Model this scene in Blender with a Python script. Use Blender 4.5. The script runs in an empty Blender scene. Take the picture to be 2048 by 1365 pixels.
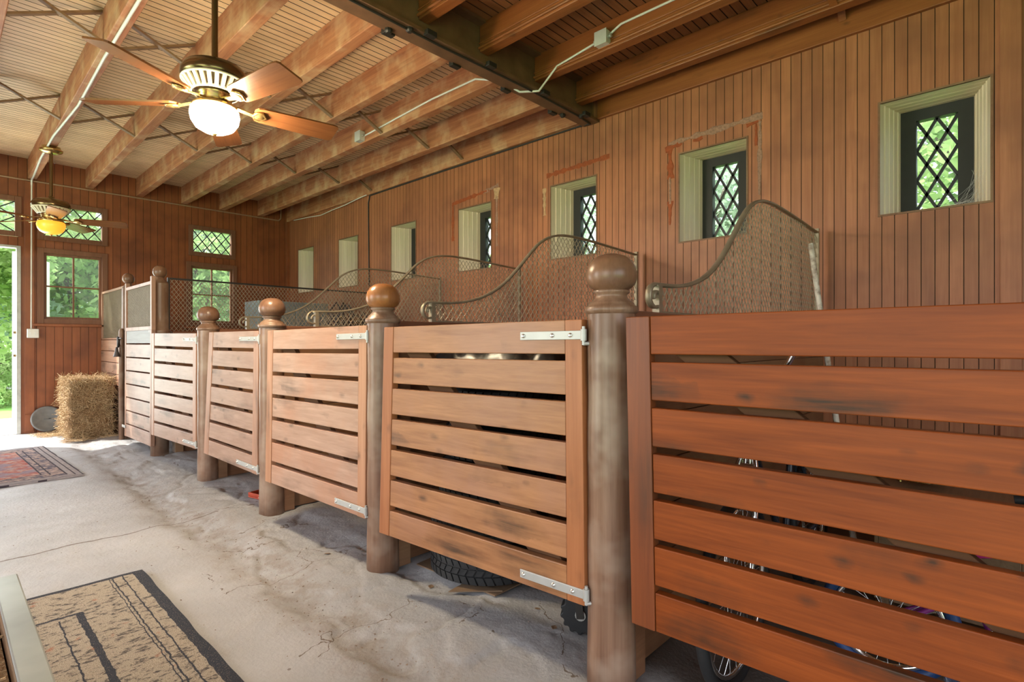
import bpy, bmesh, math, random
from mathutils import Vector, Matrix, noise
random.seed(7)
S = bpy.context.scene
COL = S.collection
PI = math.pi
R = math.radians

# ------------------------------------------------------------------ helpers
class MB:
    """collects faces of one part, then links them as one mesh object"""
    def __init__(s): s.v, s.f, s.sm, s.mi, s.m2 = [], [], [], {}, None
    def add(s, vs, fs, smooth=False):
        n = len(s.v); s.v += [tuple(v) for v in vs]
        for f in fs: s.f.append([n + i for i in f]); s.sm.append(smooth)
    def hexa(s, p):
        s.add(p, [(0,3,2,1),(4,5,6,7),(0,1,5,4),(1,2,6,5),(2,3,7,6),(3,0,4,7)])
    def box(s, a, b):
        x0,y0,z0 = a; x1,y1,z1 = b
        s.hexa([(x0,y0,z0),(x1,y0,z0),(x1,y1,z0),(x0,y1,z0),(x0,y0,z1),(x1,y0,z1),(x1,y1,z1),(x0,y1,z1)])
    def bar(s, p, q, w, t, up=(0,0,1)):
        p, q = Vector(p), Vector(q); d = (q - p).normalized(); u = Vector(up)
        if abs(d.dot(u)) > .98: u = Vector((1,0,0)) if abs(d.x) < .9 else Vector((0,1,0))
        a = d.cross(u).normalized() * w / 2; b = a.cross(d).normalized() * t / 2
        s.hexa([p-a-b, p+a-b, p+a+b, p-a+b, q-a-b, q+a-b, q+a+b, q-a+b])
    def tube(s, pts, r, n=8, closed=False, cap=True, smooth=True):
        pts = [Vector(p) for p in pts]; m = len(pts); rings = []
        rr = r if isinstance(r, (list, tuple)) else [r]*m
        prev = None
        for i, p in enumerate(pts):
            if closed: d = pts[(i+1) % m] - pts[i-1]
            else: d = pts[min(i+1, m-1)] - pts[max(i-1, 0)]
            d = d.normalized() if d.length > 1e-9 else Vector((0,0,1))
            if prev is None:
                a = d.cross(Vector((0,0,1)))
                if a.length < .05: a = d.cross(Vector((1,0,0)))
            else: a = prev - d * prev.dot(d)
            a.normalize(); prev = a.copy(); b = d.cross(a)
            rings.append([p + a*math.cos(2*PI*k/n)*rr[i] + b*math.sin(2*PI*k/n)*rr[i] for k in range(n)])
        vs = [v for q in rings for v in q]; fs = []
        for i in range(m if closed else m-1):
            j = (i+1) % m
            for k in range(n):
                l = (k+1) % n; fs.append((i*n+k, i*n+l, j*n+l, j*n+k))
        s.add(vs, fs, smooth)
        if cap and not closed:
            s.add(rings[0], [tuple(range(n))[::-1]]); s.add(rings[-1], [tuple(range(n))])
    def lathe(s, prof, c=(0,0,0), n=32, smooth=True):
        vs, fs = [], []
        for r, z in prof:
            for k in range(n): vs.append((c[0]+r*math.cos(2*PI*k/n), c[1]+r*math.sin(2*PI*k/n), c[2]+z))
        for i in range(len(prof)-1):
            for k in range(n):
                l = (k+1) % n; fs.append((i*n+k, i*n+l, (i+1)*n+l, (i+1)*n+k))
        s.add(vs, fs, smooth)
    def torus(s, c, R0, r, ax='z', n=40, m=10, sq=1.0):
        pts = []
        for i in range(n):
            t = 2*PI*i/n
            u = (math.cos(t), math.sin(t))
            pts.append({'z':(u[0],u[1],0),'y':(u[0],0,u[1]),'x':(0,u[0],u[1])}[ax])
        e = {'z':Vector((0,0,1)),'y':Vector((0,1,0)),'x':Vector((1,0,0))}[ax]
        vs, fs = [], []
        for p in pts:
            p = Vector(p)
            for k in range(m):
                a = 2*PI*k/m
                vs.append(Vector(c) + p*(R0 + r*math.cos(a)) + e*(r*sq*math.sin(a)))
        for i in range(n):
            j = (i+1) % n
            for k in range(m):
                l = (k+1) % m; fs.append((i*m+k, j*m+k, j*m+l, i*m+l))
        s.add(vs, fs, True)
    def xf(s, M): s.v = [tuple(M @ Vector(v)) for v in s.v]; return s
    def build(s, name, m=None, parent=None, bevel=0, loc=None):
        me = bpy.data.meshes.new(name); me.from_pydata(s.v, [], s.f); me.update()
        me.polygons.foreach_set('use_smooth', s.sm)
        bm = bmesh.new(); bm.from_mesh(me); bmesh.ops.recalc_face_normals(bm, faces=bm.faces); bm.to_mesh(me); bm.free()
        o = bpy.data.objects.new(name, me); COL.objects.link(o)
        if m: me.materials.append(m)
        if s.m2:
            me.materials.append(s.m2)
            for i in s.mi: me.polygons[i].material_index = 1
        if parent: o.parent = parent
        if loc: o.location = loc
        if bevel:
            b = o.modifiers.new('bevel', 'BEVEL'); b.width = bevel; b.segments = 2; b.limit_method = 'ANGLE'
        return o

def tag(o, label=None, cat=None, group=None, kind=None):
    for k, v in (('label',label),('category',cat),('group',group),('kind',kind)):
        if v: o[k] = v
    return o
def thing(name, label, cat, loc=(0,0,0), rz=0, group=None):
    o = bpy.data.objects.new(name, None); COL.objects.link(o); o.empty_display_size = .1
    o.location = loc; o.rotation_euler = (0,0,rz)
    return tag(o, label, cat, group)
def kids(o): return [c for c in bpy.data.objects if c.parent == o]
def dup(o, parent=None):
    c = o.copy(); COL.objects.link(c); c.parent = parent
    for ch in kids(o): dup(ch, c)
    return c

# ------------------------------------------------------------------ camera (2048 x 1365 frame)
FPX, TH, CAMH = 1090.0, R(46.63), 1.2
cam = bpy.data.cameras.new('camera'); cam.lens = 36*FPX/2048; cam.sensor_width = 36; cam.shift_y = 1.5/2048
cam.clip_start = .05; cam.clip_end = 300
co = bpy.data.objects.new('camera', cam); COL.objects.link(co)
co.location = (0,0,CAMH); co.rotation_euler = (R(90),0,-TH); S.camera = co
Fv = Vector((math.sin(TH), math.cos(TH), 0)); Rv = Vector((math.cos(TH), -math.sin(TH), 0))
def at(u, v, **k):
    """where the sight line through a point of the photograph meets the plane x=, y= or z="""
    d = Fv + Rv*((u-1024)/FPX) + Vector((0,0,(684-v)/FPX)); o = Vector((0,0,CAMH))
    (n, val), = k.items(); i = 'xyz'.index(n)
    return o + d*((val-o[i])/d[i])

# ------------------------------------------------------------------ materials
class NT:
    def __init__(s, name):
        s.m = bpy.data.materials.new(name); s.m.use_nodes = True; s.t = s.m.node_tree; s.t.nodes.clear()
        s.out = s.t.nodes.new('ShaderNodeOutputMaterial')
    def n(s, typ, out=0, props=None, **ins):
        nd = s.t.nodes.new('ShaderNode'+typ)
        for k, v in (props or {}).items(): setattr(nd, k, v)
        for k, v in ins.items():
            key = int(k[1:]) if k[0] == '_' else k.replace('_', ' ')
            sock = nd.inputs[key]
            if isinstance(v, bpy.types.NodeSocket): s.t.links.new(v, sock)
            else:
                if isinstance(v, tuple) and len(v) == 3 and sock.type == 'RGBA': v = v + (1,)
                sock.default_value = v
        return nd.outputs[out]
    def math(s, op, a, b=0.0, c=0.0): return s.n('Math', props={'operation':op}, _0=a, _1=b, _2=c)
    def mix(s, f, a, b, bl='MIX'):
        nd = s.t.nodes.new('ShaderNodeMix'); nd.data_type = 'RGBA'; nd.blend_type = bl
        for i, v in ((0,f),(6,a),(7,b)):
            if isinstance(v, bpy.types.NodeSocket): s.t.links.new(v, nd.inputs[i])
            else: nd.inputs[i].default_value = v + (1,) if isinstance(v, tuple) and len(v) == 3 else v
        return nd.outputs[2]
    def ramp(s, f, lo, hi): return s.n('MapRange', Value=f, From_Min=lo, From_Max=hi)
    def obj(s, rnd=True):
        c = s.n('TexCoord', 3)
        if rnd:
            r = s.n('ObjectInfo', 5)
            c = s.n('VectorMath', props={'operation':'ADD'}, _0=c, _1=s.n('CombineXYZ', X=s.math('MULTIPLY',r,37.),Y=s.math('MULTIPLY',r,91.),Z=s.math('MULTIPLY',r,53.)))
        return c
    def vscale(s, v, k): return s.n('VectorMath', props={'operation':'MULTIPLY'}, _0=v, _1=k)
    def noise(s, v, sc, d=4, rough=.55, dist=0.): return s.n('TexNoise', Vector=v, Scale=sc, Detail=d, Roughness=rough, Distortion=dist)
    def bsdf(s, col, rough=.5, metal=0., bump=None, bs=.3, bd=.01, spec=.5, **kw):
        ins = dict(Base_Color=col, Roughness=rough, Metallic=metal); ins['Specular_IOR_Level'] = spec; ins.update(kw)
        if bump is not None: ins['Normal'] = s.n('Bump', Strength=bs, Distance=bd, Height=bump)
        b = s.n('BsdfPrincipled', **ins); s.t.links.new(b, s.out.inputs[0]); return s.m

def wood(name, c1, c2, ax='y', rough=.45, pitch=None, pax=None, knots=0., worn=None, wornamt=.0, rnd=True, fine=24., spec=.4, vary=.35, coarse=2.2):
    t = NT(name); c = t.obj(rnd)
    k = {'x':(.06,1,1),'y':(1,.06,1),'z':(1,1,.06)}[ax]
    v = t.vscale(c, k)
    if pitch:
        raw = t.n('TexCoord', 3); sx = t.t.nodes.new('ShaderNodeSeparateXYZ'); t.t.links.new(raw, sx.inputs[0])
        idx = t.math('FLOOR', t.math('DIVIDE', sx.outputs['xyz'.index(pax)], pitch))
        wn = t.n('TexWhiteNoise', 0, props={'noise_dimensions':'1D'}, W=idx)
        v = t.n('VectorMath', props={'operation':'ADD'}, _0=v, _1=t.n('CombineXYZ', X=t.math('MULTIPLY',wn,17.),Y=t.math('MULTIPLY',wn,29.),Z=t.math('MULTIPLY',wn,11.)))
    g = t.noise(v, fine, 5, .6, .6)
    g2 = t.noise(t.vscale(c, {'x':(.03,1,1),'y':(1,.03,1),'z':(1,1,.03)}[ax]), fine*4.5, 3, .6)
    col = t.mix(t.math('ADD', t.math('MULTIPLY', t.ramp(g, .3, .72), .68), t.math('MULTIPLY', t.ramp(g2, .3, .7), .32)), c1, c2)
    if pitch: col = t.mix(t.math('MULTIPLY', t.ramp(wn, 0, 1), vary), col, tuple(x*.5 for x in c1))
    big = t.noise(c, coarse, 3, .6)
    if worn: col = t.mix(t.math('MULTIPLY', t.ramp(big, .46, .68), wornamt), col, worn)
    if knots:
        wq = t.vscale(t.n('VectorMath', props={'operation':'SUBTRACT'}, _0=t.n('TexNoise', 1, Vector=c, Scale=14., Detail=3.), _1=(.5,.5,.5)), (.35,.35,.35))
        for (al, ac, lo, hi, th_, amt) in ((2.4,8.,.10,.50,.50,1.15), (7.,12.,.05,.24,.42,1.)):
            kv = t.vscale(c, {'x':(al,ac,ac),'y':(ac,al,ac),'z':(ac,ac,al)}[ax])
            kv = t.n('VectorMath', props={'operation':'ADD'}, _0=kv, _1=wq)
            vo = t.t.nodes.new('ShaderNodeTexVoronoi'); t.t.links.new(kv, vo.inputs['Vector']); vo.inputs['Scale'].default_value = 1.
            sel = t.math('GREATER_THAN', t.n('SeparateColor', 0, Color=vo.outputs['Color']), th_)
            dk = t.math('MULTIPLY', t.math('SUBTRACT', 1., t.ramp(vo.outputs['Distance'], lo, hi)), sel)
            dk = t.math('MULTIPLY', dk, t.ramp(t.noise(v, 38., 4), .28, .60))
            col = t.mix(t.math('MULTIPLY', dk, knots*amt), col, (.03,.018,.010))
    return t.bsdf(col, rough, bump=g, bs=.2, bd=.004, spec=spec)

def plain(name, c, rough=.5, metal=0., var=.15, sc=14., spec=.5, bs=.05):
    t = NT(name); n = t.noise(t.obj(), sc, 4)
    col = t.mix(t.math('MULTIPLY', t.ramp(n,.35,.7), var*2), c, tuple(x*.45 for x in c))
    return t.bsdf(col, rough, metal, bump=n, bs=bs, bd=.003, spec=spec)
def glow(name, c, st, base=(.8,.7,.5)):
    t = NT(name); return t.bsdf(base, .3, Emission_Color=c+(1,), Emission_Strength=st)
def glass(name, tint=(1,1,1), refl=.07, haze=0.):
    t = NT(name)
    tr = t.n('BsdfTransparent', Color=tint); gl = t.n('BsdfGlossy', Roughness=.03)
    sh = t.n('MixShader', Fac=refl, _1=tr, _2=gl)
    if haze: sh = t.n('MixShader', Fac=haze, _1=sh, _2=t.n('BsdfTranslucent', Color=(.85,.9,.95)))
    t.t.links.new(sh, t.out.inputs[0]); return t.m

BP = .0697
M = {}
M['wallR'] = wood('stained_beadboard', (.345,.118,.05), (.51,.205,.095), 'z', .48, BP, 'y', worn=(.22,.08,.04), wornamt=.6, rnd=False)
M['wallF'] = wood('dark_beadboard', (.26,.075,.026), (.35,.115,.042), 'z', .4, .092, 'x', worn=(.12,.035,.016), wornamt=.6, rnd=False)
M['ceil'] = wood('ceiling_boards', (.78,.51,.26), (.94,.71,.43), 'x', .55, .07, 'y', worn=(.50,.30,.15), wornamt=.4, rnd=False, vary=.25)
M['bracew'] = wood('dark_brace_wood', (.06,.026,.012), (.12,.055,.026), 'y', .8, spec=.15)
M['joint'] = plain('open_board_joint', (.045,.022,.012), .8)
M['joist'] = wood('old_joist_timber', (.27,.08,.036), (.56,.25,.115), 'y', .6, worn=(.68,.49,.29), wornamt=.5, coarse=4.5)
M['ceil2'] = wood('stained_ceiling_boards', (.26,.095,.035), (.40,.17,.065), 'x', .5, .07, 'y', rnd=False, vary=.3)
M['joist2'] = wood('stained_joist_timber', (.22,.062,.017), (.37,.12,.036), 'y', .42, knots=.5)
M['reveal'] = wood('pale_reveal_boards', (.74,.60,.44), (.86,.74,.57), 'z', .5, .055, 'x', rnd=False, vary=.3)
M['revealT'] = wood('pale_reveal_boards_across', (.74,.60,.44), (.86,.74,.57), 'y', .5, rnd=False, vary=.3)
M['gate5'] = wood('stained_gate_pine', (.125,.026,.0045), (.275,.062,.010), 'y', .45, knots=.9, spec=.2)
M['gate4'] = wood('worn_gate_pine', (.22,.085,.032), (.43,.195,.08), 'y', .42, knots=.7, worn=(.33,.16,.10), wornamt=.6)
M['gate3'] = wood('pale_gate_pine', (.30,.165,.105), (.49,.305,.215), 'y', .45, knots=.6, worn=(.42,.18,.09), wornamt=.55)
M['gate1'] = wood('faded_gate_pine', (.26,.15,.10), (.43,.275,.20), 'y', .45, knots=.6, worn=(.27,.14,.09), wornamt=.5)
for k in ('gate5','gate4','gate3','gate1'):
    src = {'gate5':((.12,.028,.006),(.22,.055,.012)),'gate4':((.27,.088,.028),(.40,.15,.055)),'gate3':((.34,.15,.075),(.47,.24,.13)),'gate1':((.30,.155,.095),(.43,.24,.16))}[k]
    M[k+'v'] = wood(k+'_upright', src[0], src[1], 'z', .45, knots=.5)
M['greyb'] = wood('greyed_board', (.12,.11,.10), (.24,.225,.20), 'y', .5)
M['post'] = wood('turned_post_wood', (.13,.062,.035), (.27,.155,.098), 'z', .36, worn=(.36,.27,.20), wornamt=.55, coarse=5.)
M['ball'] = wood('turned_ball_wood', (.12,.055,.03), (.22,.115,.07), 'z', .32, worn=(.35,.17,.08), wornamt=.4, coarse=6.)
M['ballW'] = wood('worn_ball_wood', (.28,.10,.03), (.42,.17,.055), 'z', .3, worn=(.22,.11,.07), wornamt=.5, coarse=7.)
M['part'] = wood('partition_planks', (.16,.07,.032), (.25,.12,.06), 'x', .55, worn=(.33,.22,.12), wornamt=.4)
M['cap'] = wood('partition_cap', (.13,.05,.025), (.21,.085,.045), 'x', .4)
M['iron'] = plain('weathered_iron', (.33,.265,.18), .45, .4, .25)
M['wire'] = plain('mesh_wire', (.36,.29,.20), .5, .2, .15)
M['dark_iron'] = plain('dark_iron', (.035,.03,.026), .5, .3)
M['brace'] = wood('brace_strip_wood', (.16,.085,.045), (.30,.18,.10), 'x', .6)
M['steel'] = plain('rusty_brown_steel', (.23,.12,.065), .5, .2, .3, 6.)
M['zinc'] = plain('zinc_plated_steel', (.46,.45,.42), .5, .4, .08)
M['bolt'] = plain('bolt_steel', (.8,.78,.72), .25, .8, .05)
M['sash'] = plain('dark_sash_paint', (.02,.019,.016), .6, 0, .2)
M['sashF'] = wood('window_frame_wood', (.16,.06,.03), (.24,.11,.06), 'z', .5)
M['lead'] = plain('lattice_lead', (.03,.03,.03), .5, .2)
M['pane'] = glass('window_pane', (.95,.98,.98), .06, .02)
M['paneF'] = glass('dusty_window_pane', (.95,.98,.98), .05, .015)
M['jamb'] = plain('pale_jamb_paint', (.52,.52,.47), .4, 0, .2)
M['whitep'] = plain('white_paint', (.78,.79,.76), .4, 0, .05)
M['cable'] = plain('white_cable_sheath', (.82,.80,.74), .4, 0, .05)
M['blackcable'] = plain('black_cable_sheath', (.03,.026,.024), .5)
M['conduit'] = plain('painted_conduit', (.42,.26,.16), .4, .2)
M['boxm'] = plain('junction_box_steel', (.75,.74,.70), .4, .3, .1)
M['brass'] = plain('antique_brass', (.62,.42,.17), .25, .9, .08)
M['brassd'] = plain('dark_bronze', (.22,.15,.07), .22, .85, .1)
M['vent'] = plain('cream_enamel', (.86,.76,.55), .3, .1, .05)
M['blade'] = wood('walnut_blade', (.15,.055,.02), (.25,.095,.034), 'x', .22, rnd=False, spec=.6)
M['bowl'] = glow('lit_frosted_glass', (1,.82,.55), 330.)
M['amber'] = glow('amber_lit_glass', (1,.40,.03), 1.0, (.9,.45,.05))
M['tire'] = plain('tyre_rubber', (.012,.012,.013), .6, 0, .2, 40.)
M['plastic'] = plain('black_plastic_sheet', (.012,.012,.014), .36)
M['card'] = plain('cardboard', (.20,.125,.07), .8)
M['redp'] = plain('red_plastic', (.42,.055,.02), .4)
M['chrome'] = plain('chrome', (.85,.83,.8), .12, 1., .03)
M['spoke'] = plain('spoke_steel', (.7,.7,.72), .25, .9)
M['bikeframe'] = plain('black_frame_paint', (.03,.035,.05), .25)
M['kidframe'] = plain('violet_frame_paint', (.25,.03,.22), .3)
M['magenta'] = plain('magenta_vinyl', (.55,.03,.22), .35)
M['bluet'] = plain('blue_tyre_rubber', (.014,.05,.17), .5)
M['grey'] = plain('grey_cabinet_paint', (.30,.36,.37), .45, .1, .1, 3.)
M['leather'] = plain('dark_leather', (.055,.04,.035), .45)
M['galv'] = plain('galvanised_steel', (.40,.43,.415), .36, .6, .3, 3.5)
M['lid'] = plain('grey_metal_lid', (.20,.20,.19), .5, .4, .2)
M['crate'] = wood('crate_wood', (.16,.09,.045), (.26,.16,.09), 'x', .6)
M['polew'] = wood('peeling_white_pole', (.62,.55,.45), (.8,.74,.64), 'z', .6, worn=(.20,.10,.05), wornamt=.8, coarse=18.)
M['residue'] = plain('dried_filler', (.40,.22,.15), .8, 0, .4, 60., bs=.4)
M['raw'] = plain('raw_splintered_wood', (.58,.36,.19), .8, 0, .3, 40.)
M['dirt'] = plain('dry_dirt', (.26,.19,.14), .9, 0, .3)
M['web'] = plain('cobweb_silk', (.8,.8,.78), .6)
M['rust'] = plain('rust_red_stain', (.36,.075,.012), .7, 0, .3, 30.)
def straw_mat():
    t = NT('straw'); c = t.obj(False)
    n = t.noise(c, 60., 4); n2 = t.noise(c, 5., 3)
    col = t.mix(t.ramp(n,.3,.7), (.36,.23,.115), (.80,.61,.36)); col = t.mix(t.math('MULTIPLY',t.ramp(n2,.4,.7),.7), col, (.32,.18,.08))
    return t.bsdf(col, .75, bump=n, bs=.7, bd=.02, spec=.2)
M['straw'] = straw_mat()
M['strawd'] = plain('packed_straw', (.24,.14,.06), .85, 0, .4, 50., bs=.8)
def leaf_mat(name, a, b):
    t = NT(name); n = t.noise(t.n('TexCoord',3), 1.3, 3)
    rn = t.n('TexWhiteNoise', 0, props={'noise_dimensions':'3D'}, Vector=t.n('VectorMath', props={'operation':'SNAP'}, _0=t.n('TexCoord',3), _1=(.4,.4,.4)))
    col = t.mix(t.math('MULTIPLY',t.math('ADD',t.ramp(n,.35,.65),rn),.5), a, b)
    d = t.n('BsdfDiffuse', Color=col); tr = t.n('BsdfTranslucent', Color=col)
    t.t.links.new(t.n('MixShader', Fac=.45, _1=d, _2=tr), t.out.inputs[0]); return t.m
M['leaf'] = leaf_mat('green_leaves', (.16,.29,.08), (.50,.62,.28))
M['leaf2'] = leaf_mat('bluish_leaves', (.20,.31,.19), (.56,.65,.50))
M['bark'] = plain('tree_bark', (.12,.09,.065), .9, 0, .4, 12., bs=.5)
M['lawn'] = plain('lawn_grass', (.20,.42,.07), .9, 0, .2, 3., bs=.4)
M['path'] = plain('pale_path', (.60,.58,.54), .9, 0, .1, 4.)

def concrete():
    t = NT('worn_concrete'); c = t.n('TexCoord', 3)
    sx = t.t.nodes.new('ShaderNodeSeparateXYZ'); t.t.links.new(c, sx.inputs[0]); X, Y = sx.outputs[0], sx.outputs[1]
    n1 = t.noise(c, 1.1, 6, .6); n2 = t.noise(c, 9., 5, .65); n3 = t.noise(c, 70., 3)
    col = t.mix(t.ramp(n1,.34,.66), (.35,.36,.38), (.49,.505,.53))
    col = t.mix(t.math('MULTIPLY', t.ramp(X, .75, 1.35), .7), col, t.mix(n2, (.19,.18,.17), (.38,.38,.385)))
    col = t.mix(t.math('MULTIPLY',t.ramp(n2,.5,.75),.4), col, (.38,.36,.34))
    # sandy dirt collected in the gutter in front of the stalls
    g = t.math('SUBTRACT', 1., t.ramp(t.math('ABSOLUTE', t.math('SUBTRACT', X, t.math('ADD',1.22,t.math('MULTIPLY',t.math('SUBTRACT',n1,.5),.5)))), .0, .30))
    col = t.mix(t.math('MULTIPLY',t.math('MULTIPLY',g,t.ramp(n2,.42,.62)),.65), col, (.20,.165,.135))
    # pits
    vo = t.t.nodes.new('ShaderNodeTexVoronoi'); t.t.links.new(c, vo.inputs['Vector']); vo.inputs['Scale'].default_value = 9.
    pit = t.math('MULTIPLY', t.math('LESS_THAN', vo.outputs['Distance'], .075), t.math('GREATER_THAN', t.n('SeparateColor',0,Color=vo.outputs['Color']), .72))
    col = t.mix(t.math('MULTIPLY',pit,.7), col, (.12,.09,.07))
    # the slab joint across the aisle, open and dirt-filled
    w = t.math('MULTIPLY', t.math('SUBTRACT', t.noise(c, 3.2, 4), .5), .12)
    JT = []
    for (yj, sl, xa, xb, wd) in ((4.02,.10,-3.,1.45,.007),(7.2,.05,-3.,1.3,.004)):
        d = t.math('ABSOLUTE', t.math('SUBTRACT', Y, t.math('ADD', t.math('ADD', yj, w), t.math('MULTIPLY', X, sl))))
        JT.append(t.math('MULTIPLY', t.math('LESS_THAN', d, wd), t.math('LESS_THAN', X, xb)))
    vc = t.t.nodes.new('ShaderNodeTexVoronoi'); vc.feature = 'DISTANCE_TO_EDGE'
    wv = t.n('VectorMath', props={'operation':'ADD'}, _0=c, _1=t.vscale(t.n('TexNoise',1,Vector=c,Scale=2.5,Detail=5.), (.6,.6,.6)))
    t.t.links.new(wv, vc.inputs['Vector']); vc.inputs['Scale'].default_value = 1.7
    ck = t.math('MULTIPLY', t.math('LESS_THAN', vc.outputs['Distance'], .0045), t.math('MULTIPLY', t.math('GREATER_THAN', X, .95), t.math('GREATER_THAN', n1, .53)))
    cr = t.math('MAXIMUM', t.math('MAXIMUM', JT[0], JT[1]), ck)
    col = t.mix(t.math('MULTIPLY',cr,.85), col, (.11,.075,.05))
    h = t.math('ADD', t.math('ADD', t.math('MULTIPLY',n2,.5), t.math('MULTIPLY',n3,.18)), t.math('MULTIPLY', t.math('ADD',cr,pit), -.5))
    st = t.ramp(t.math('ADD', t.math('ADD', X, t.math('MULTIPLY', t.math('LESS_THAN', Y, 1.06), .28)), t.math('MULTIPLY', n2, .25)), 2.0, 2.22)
    col = t.mix(t.math('MULTIPLY', st, .85), col, (.075,.058,.045))  # shade of the stall interiors painted into the floor colour behind the gates
    return t.bsdf(col, .62, bump=h, bs=.6, bd=.02, spec=.3)
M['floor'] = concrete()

def rug_a():
    t = NT('beige_rug_pile'); c = t.n('TexCoord', 3)
    sx = t.t.nodes.new('ShaderNodeSeparateXYZ'); t.t.links.new(c, sx.inputs[0])
    n = t.noise(c, 220., 3); wob = t.math('MULTIPLY', t.math('SUBTRACT', t.noise(c, 24., 2), .5), .016)
    dx = t.math('ADD', t.math('MULTIPLY', sx.outputs[0], -1.), wob); dy = t.math('ADD', t.math('MULTIPLY', sx.outputs[1], -1.), wob)
    col = t.mix(t.ramp(n,.3,.7), (.33,.275,.21), (.57,.51,.42))
    sp = t.noise(t.vscale(c,(1,1.8,1)), 30., 4, .7); col = t.mix(t.math('MULTIPLY',t.ramp(sp,.52,.62),.85), col, (.06,.058,.065))
    rd = t.noise(c, 11., 2); col = t.mix(t.math('MULTIPLY',t.ramp(rd,.66,.72),.6), col, (.42,.14,.07))
    def rng(d, a, b): return t.math('MULTIPLY', t.math('GREATER_THAN', d, a), t.math('LESS_THAN', d, b))
    def inr(d, a): return t.math('GREATER_THAN', d, a)
    mk = t.math('LESS_THAN', dx, .045)
    for q in (t.math('LESS_THAN', dy, .026), rng(dx,.088,.094), rng(dx,.128,.134), rng(dx,.143,.147),
              t.math('MULTIPLY', rng(dx,.293,.318), inr(dy,.33)), t.math('MULTIPLY', rng(dy,.33,.345), inr(dx,.293)),
              t.math('MULTIPLY', rng(dx,.375,.381), inr(dy,.37))):
        mk = t.math('MAXIMUM', mk, q)
    col = t.mix(t.math('MULTIPLY',mk,t.ramp(n,.2,.45)), col, (.055,.062,.08))
    return t.bsdf(col, .95, bump=n, bs=.9, bd=.012, spec=.1)
M['ruga'] = rug_a()
def rug_b():
    t = NT('red_oriental_rug_pile'); c = t.n('TexCoord', 3)
    sx = t.t.nodes.new('ShaderNodeSeparateXYZ'); t.t.links.new(c, sx.inputs[0])
    hw, hl = .75, 1.0
    dx = t.math('SUBTRACT', hw, t.math('ABSOLUTE', sx.outputs[0])); dy = t.math('SUBTRACT', hl, t.math('ABSOLUTE', sx.outputs[1]))
    d = t.math('MINIMUM', dx, dy)
    sp = t.noise(c, 16., 4, .65); s2 = t.noise(c, 5., 3)
    col = t.mix(t.ramp(sp,.42,.6), (.36,.105,.085), (.46,.29,.23)); col = t.mix(t.math('MULTIPLY',t.ramp(s2,.46,.60),.8), col, (.22,.20,.25))
    bcol = t.mix(t.ramp(sp,.42,.58), (.10,.09,.12), (.40,.30,.26))
    col = t.mix(t.math('LESS_THAN', d, .26), col, bcol)
    col = t.mix(t.math('MULTIPLY', t.math('LESS_THAN', d, .10), .8), col, (.33,.30,.30))
    for a, b in ((.0,.014),(.05,.06),(.10,.112),(.20,.212),(.255,.267)):
        col = t.mix(t.math('MULTIPLY', t.math('GREATER_THAN', d, a), t.math('LESS_THAN', d, b)), col, (.06,.05,.06))
    return t.bsdf(col, .95, bump=sp, bs=.6, bd=.012, spec=.1)
M['rugb'] = rug_b()

# ------------------------------------------------------------------ the room
XW, YF, ZC = 4.3, 9.51, 3.60
XL, YB = -3.6, -3.0

def boards(mb, s0, s1, t0, t1, pitch, fn, holes=(), off=0., g=.0042, dep=.007):
    """tongue-and-groove boards: flat faces with V grooves between them, cut around openings"""
    cuts = {s0, s1}
    k = math.ceil((s0-off)/pitch)
    edges = []
    while off + k*pitch < s1:
        e = off + k*pitch
        if e > s0 + .01: edges.append(e)
        k += 1
    for e in edges: cuts |= {e-g/2, e, e+g/2}
    for h in holes:
        for e in h[:2]:
            if s0 < e < s1: cuts.add(e)
    cuts = sorted(cuts)
    es = set(round(e, 6) for e in edges)
    for a, b in zip(cuts, cuts[1:]):
        if b - a < 1e-6: continue
        m = (a+b)/2
        spans = [(t0, t1)]
        for h in holes:
            if h[0] < m < h[1]:
                ns = []
                for p, q in spans:
                    if h[2] > p: ns.append((p, min(q, h[2])))
                    if h[3] < q: ns.append((max(p, h[3]), q))
                spans = [x for x in ns if x[1]-x[0] > 1e-6]
        da = dep if round(a,6) in es else 0.; db = dep if round(b,6) in es else 0.
        for p, q in spans:
            if da or db: mb.mi[len(mb.f)] = 1
            mb.add([fn(a,p,da), fn(b,p,db), fn(b,q,db), fn(a,q,da)], [(0,1,2,3)])
    mb.m2 = M['joint']

WY = [.157, 1.572, 2.965, 4.385, 5.785, 7.20, 8.575]      # near edge of each opening in the long wall
WZ0, WZ1, WW = 2.04, 2.776, .55
mb = MB()
boards(mb, YB, YF, -.02, ZC, BP, lambda s,t,d: (XW+d, s, t), [(y, y+WW, WZ0, WZ1) for y in WY])
wall_right = tag(mb.build('wall_right', M['wallR']), 'long brown beadboard wall with seven small deep-set windows', 'wall', kind='structure')

DX0, DX1, DZ = -.55, .738, 2.414
FH = [(DX0, DX1, -.1, DZ), (DX0, DX1, 2.56, 3.06), (.965, 1.65, 1.475, 2.415), (.965, 1.65, 2.555, 3.06), (2.72, 3.395, 1.475, 2.42), (2.74, 3.375, 2.565, 3.015)]
mb = MB()
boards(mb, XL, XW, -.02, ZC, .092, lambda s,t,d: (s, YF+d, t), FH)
tag(mb.build('wall_far', M['wallF']), 'dark red-brown beadboard end wall with doorway and diamond-paned transoms', 'wall', kind='structure')
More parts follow.
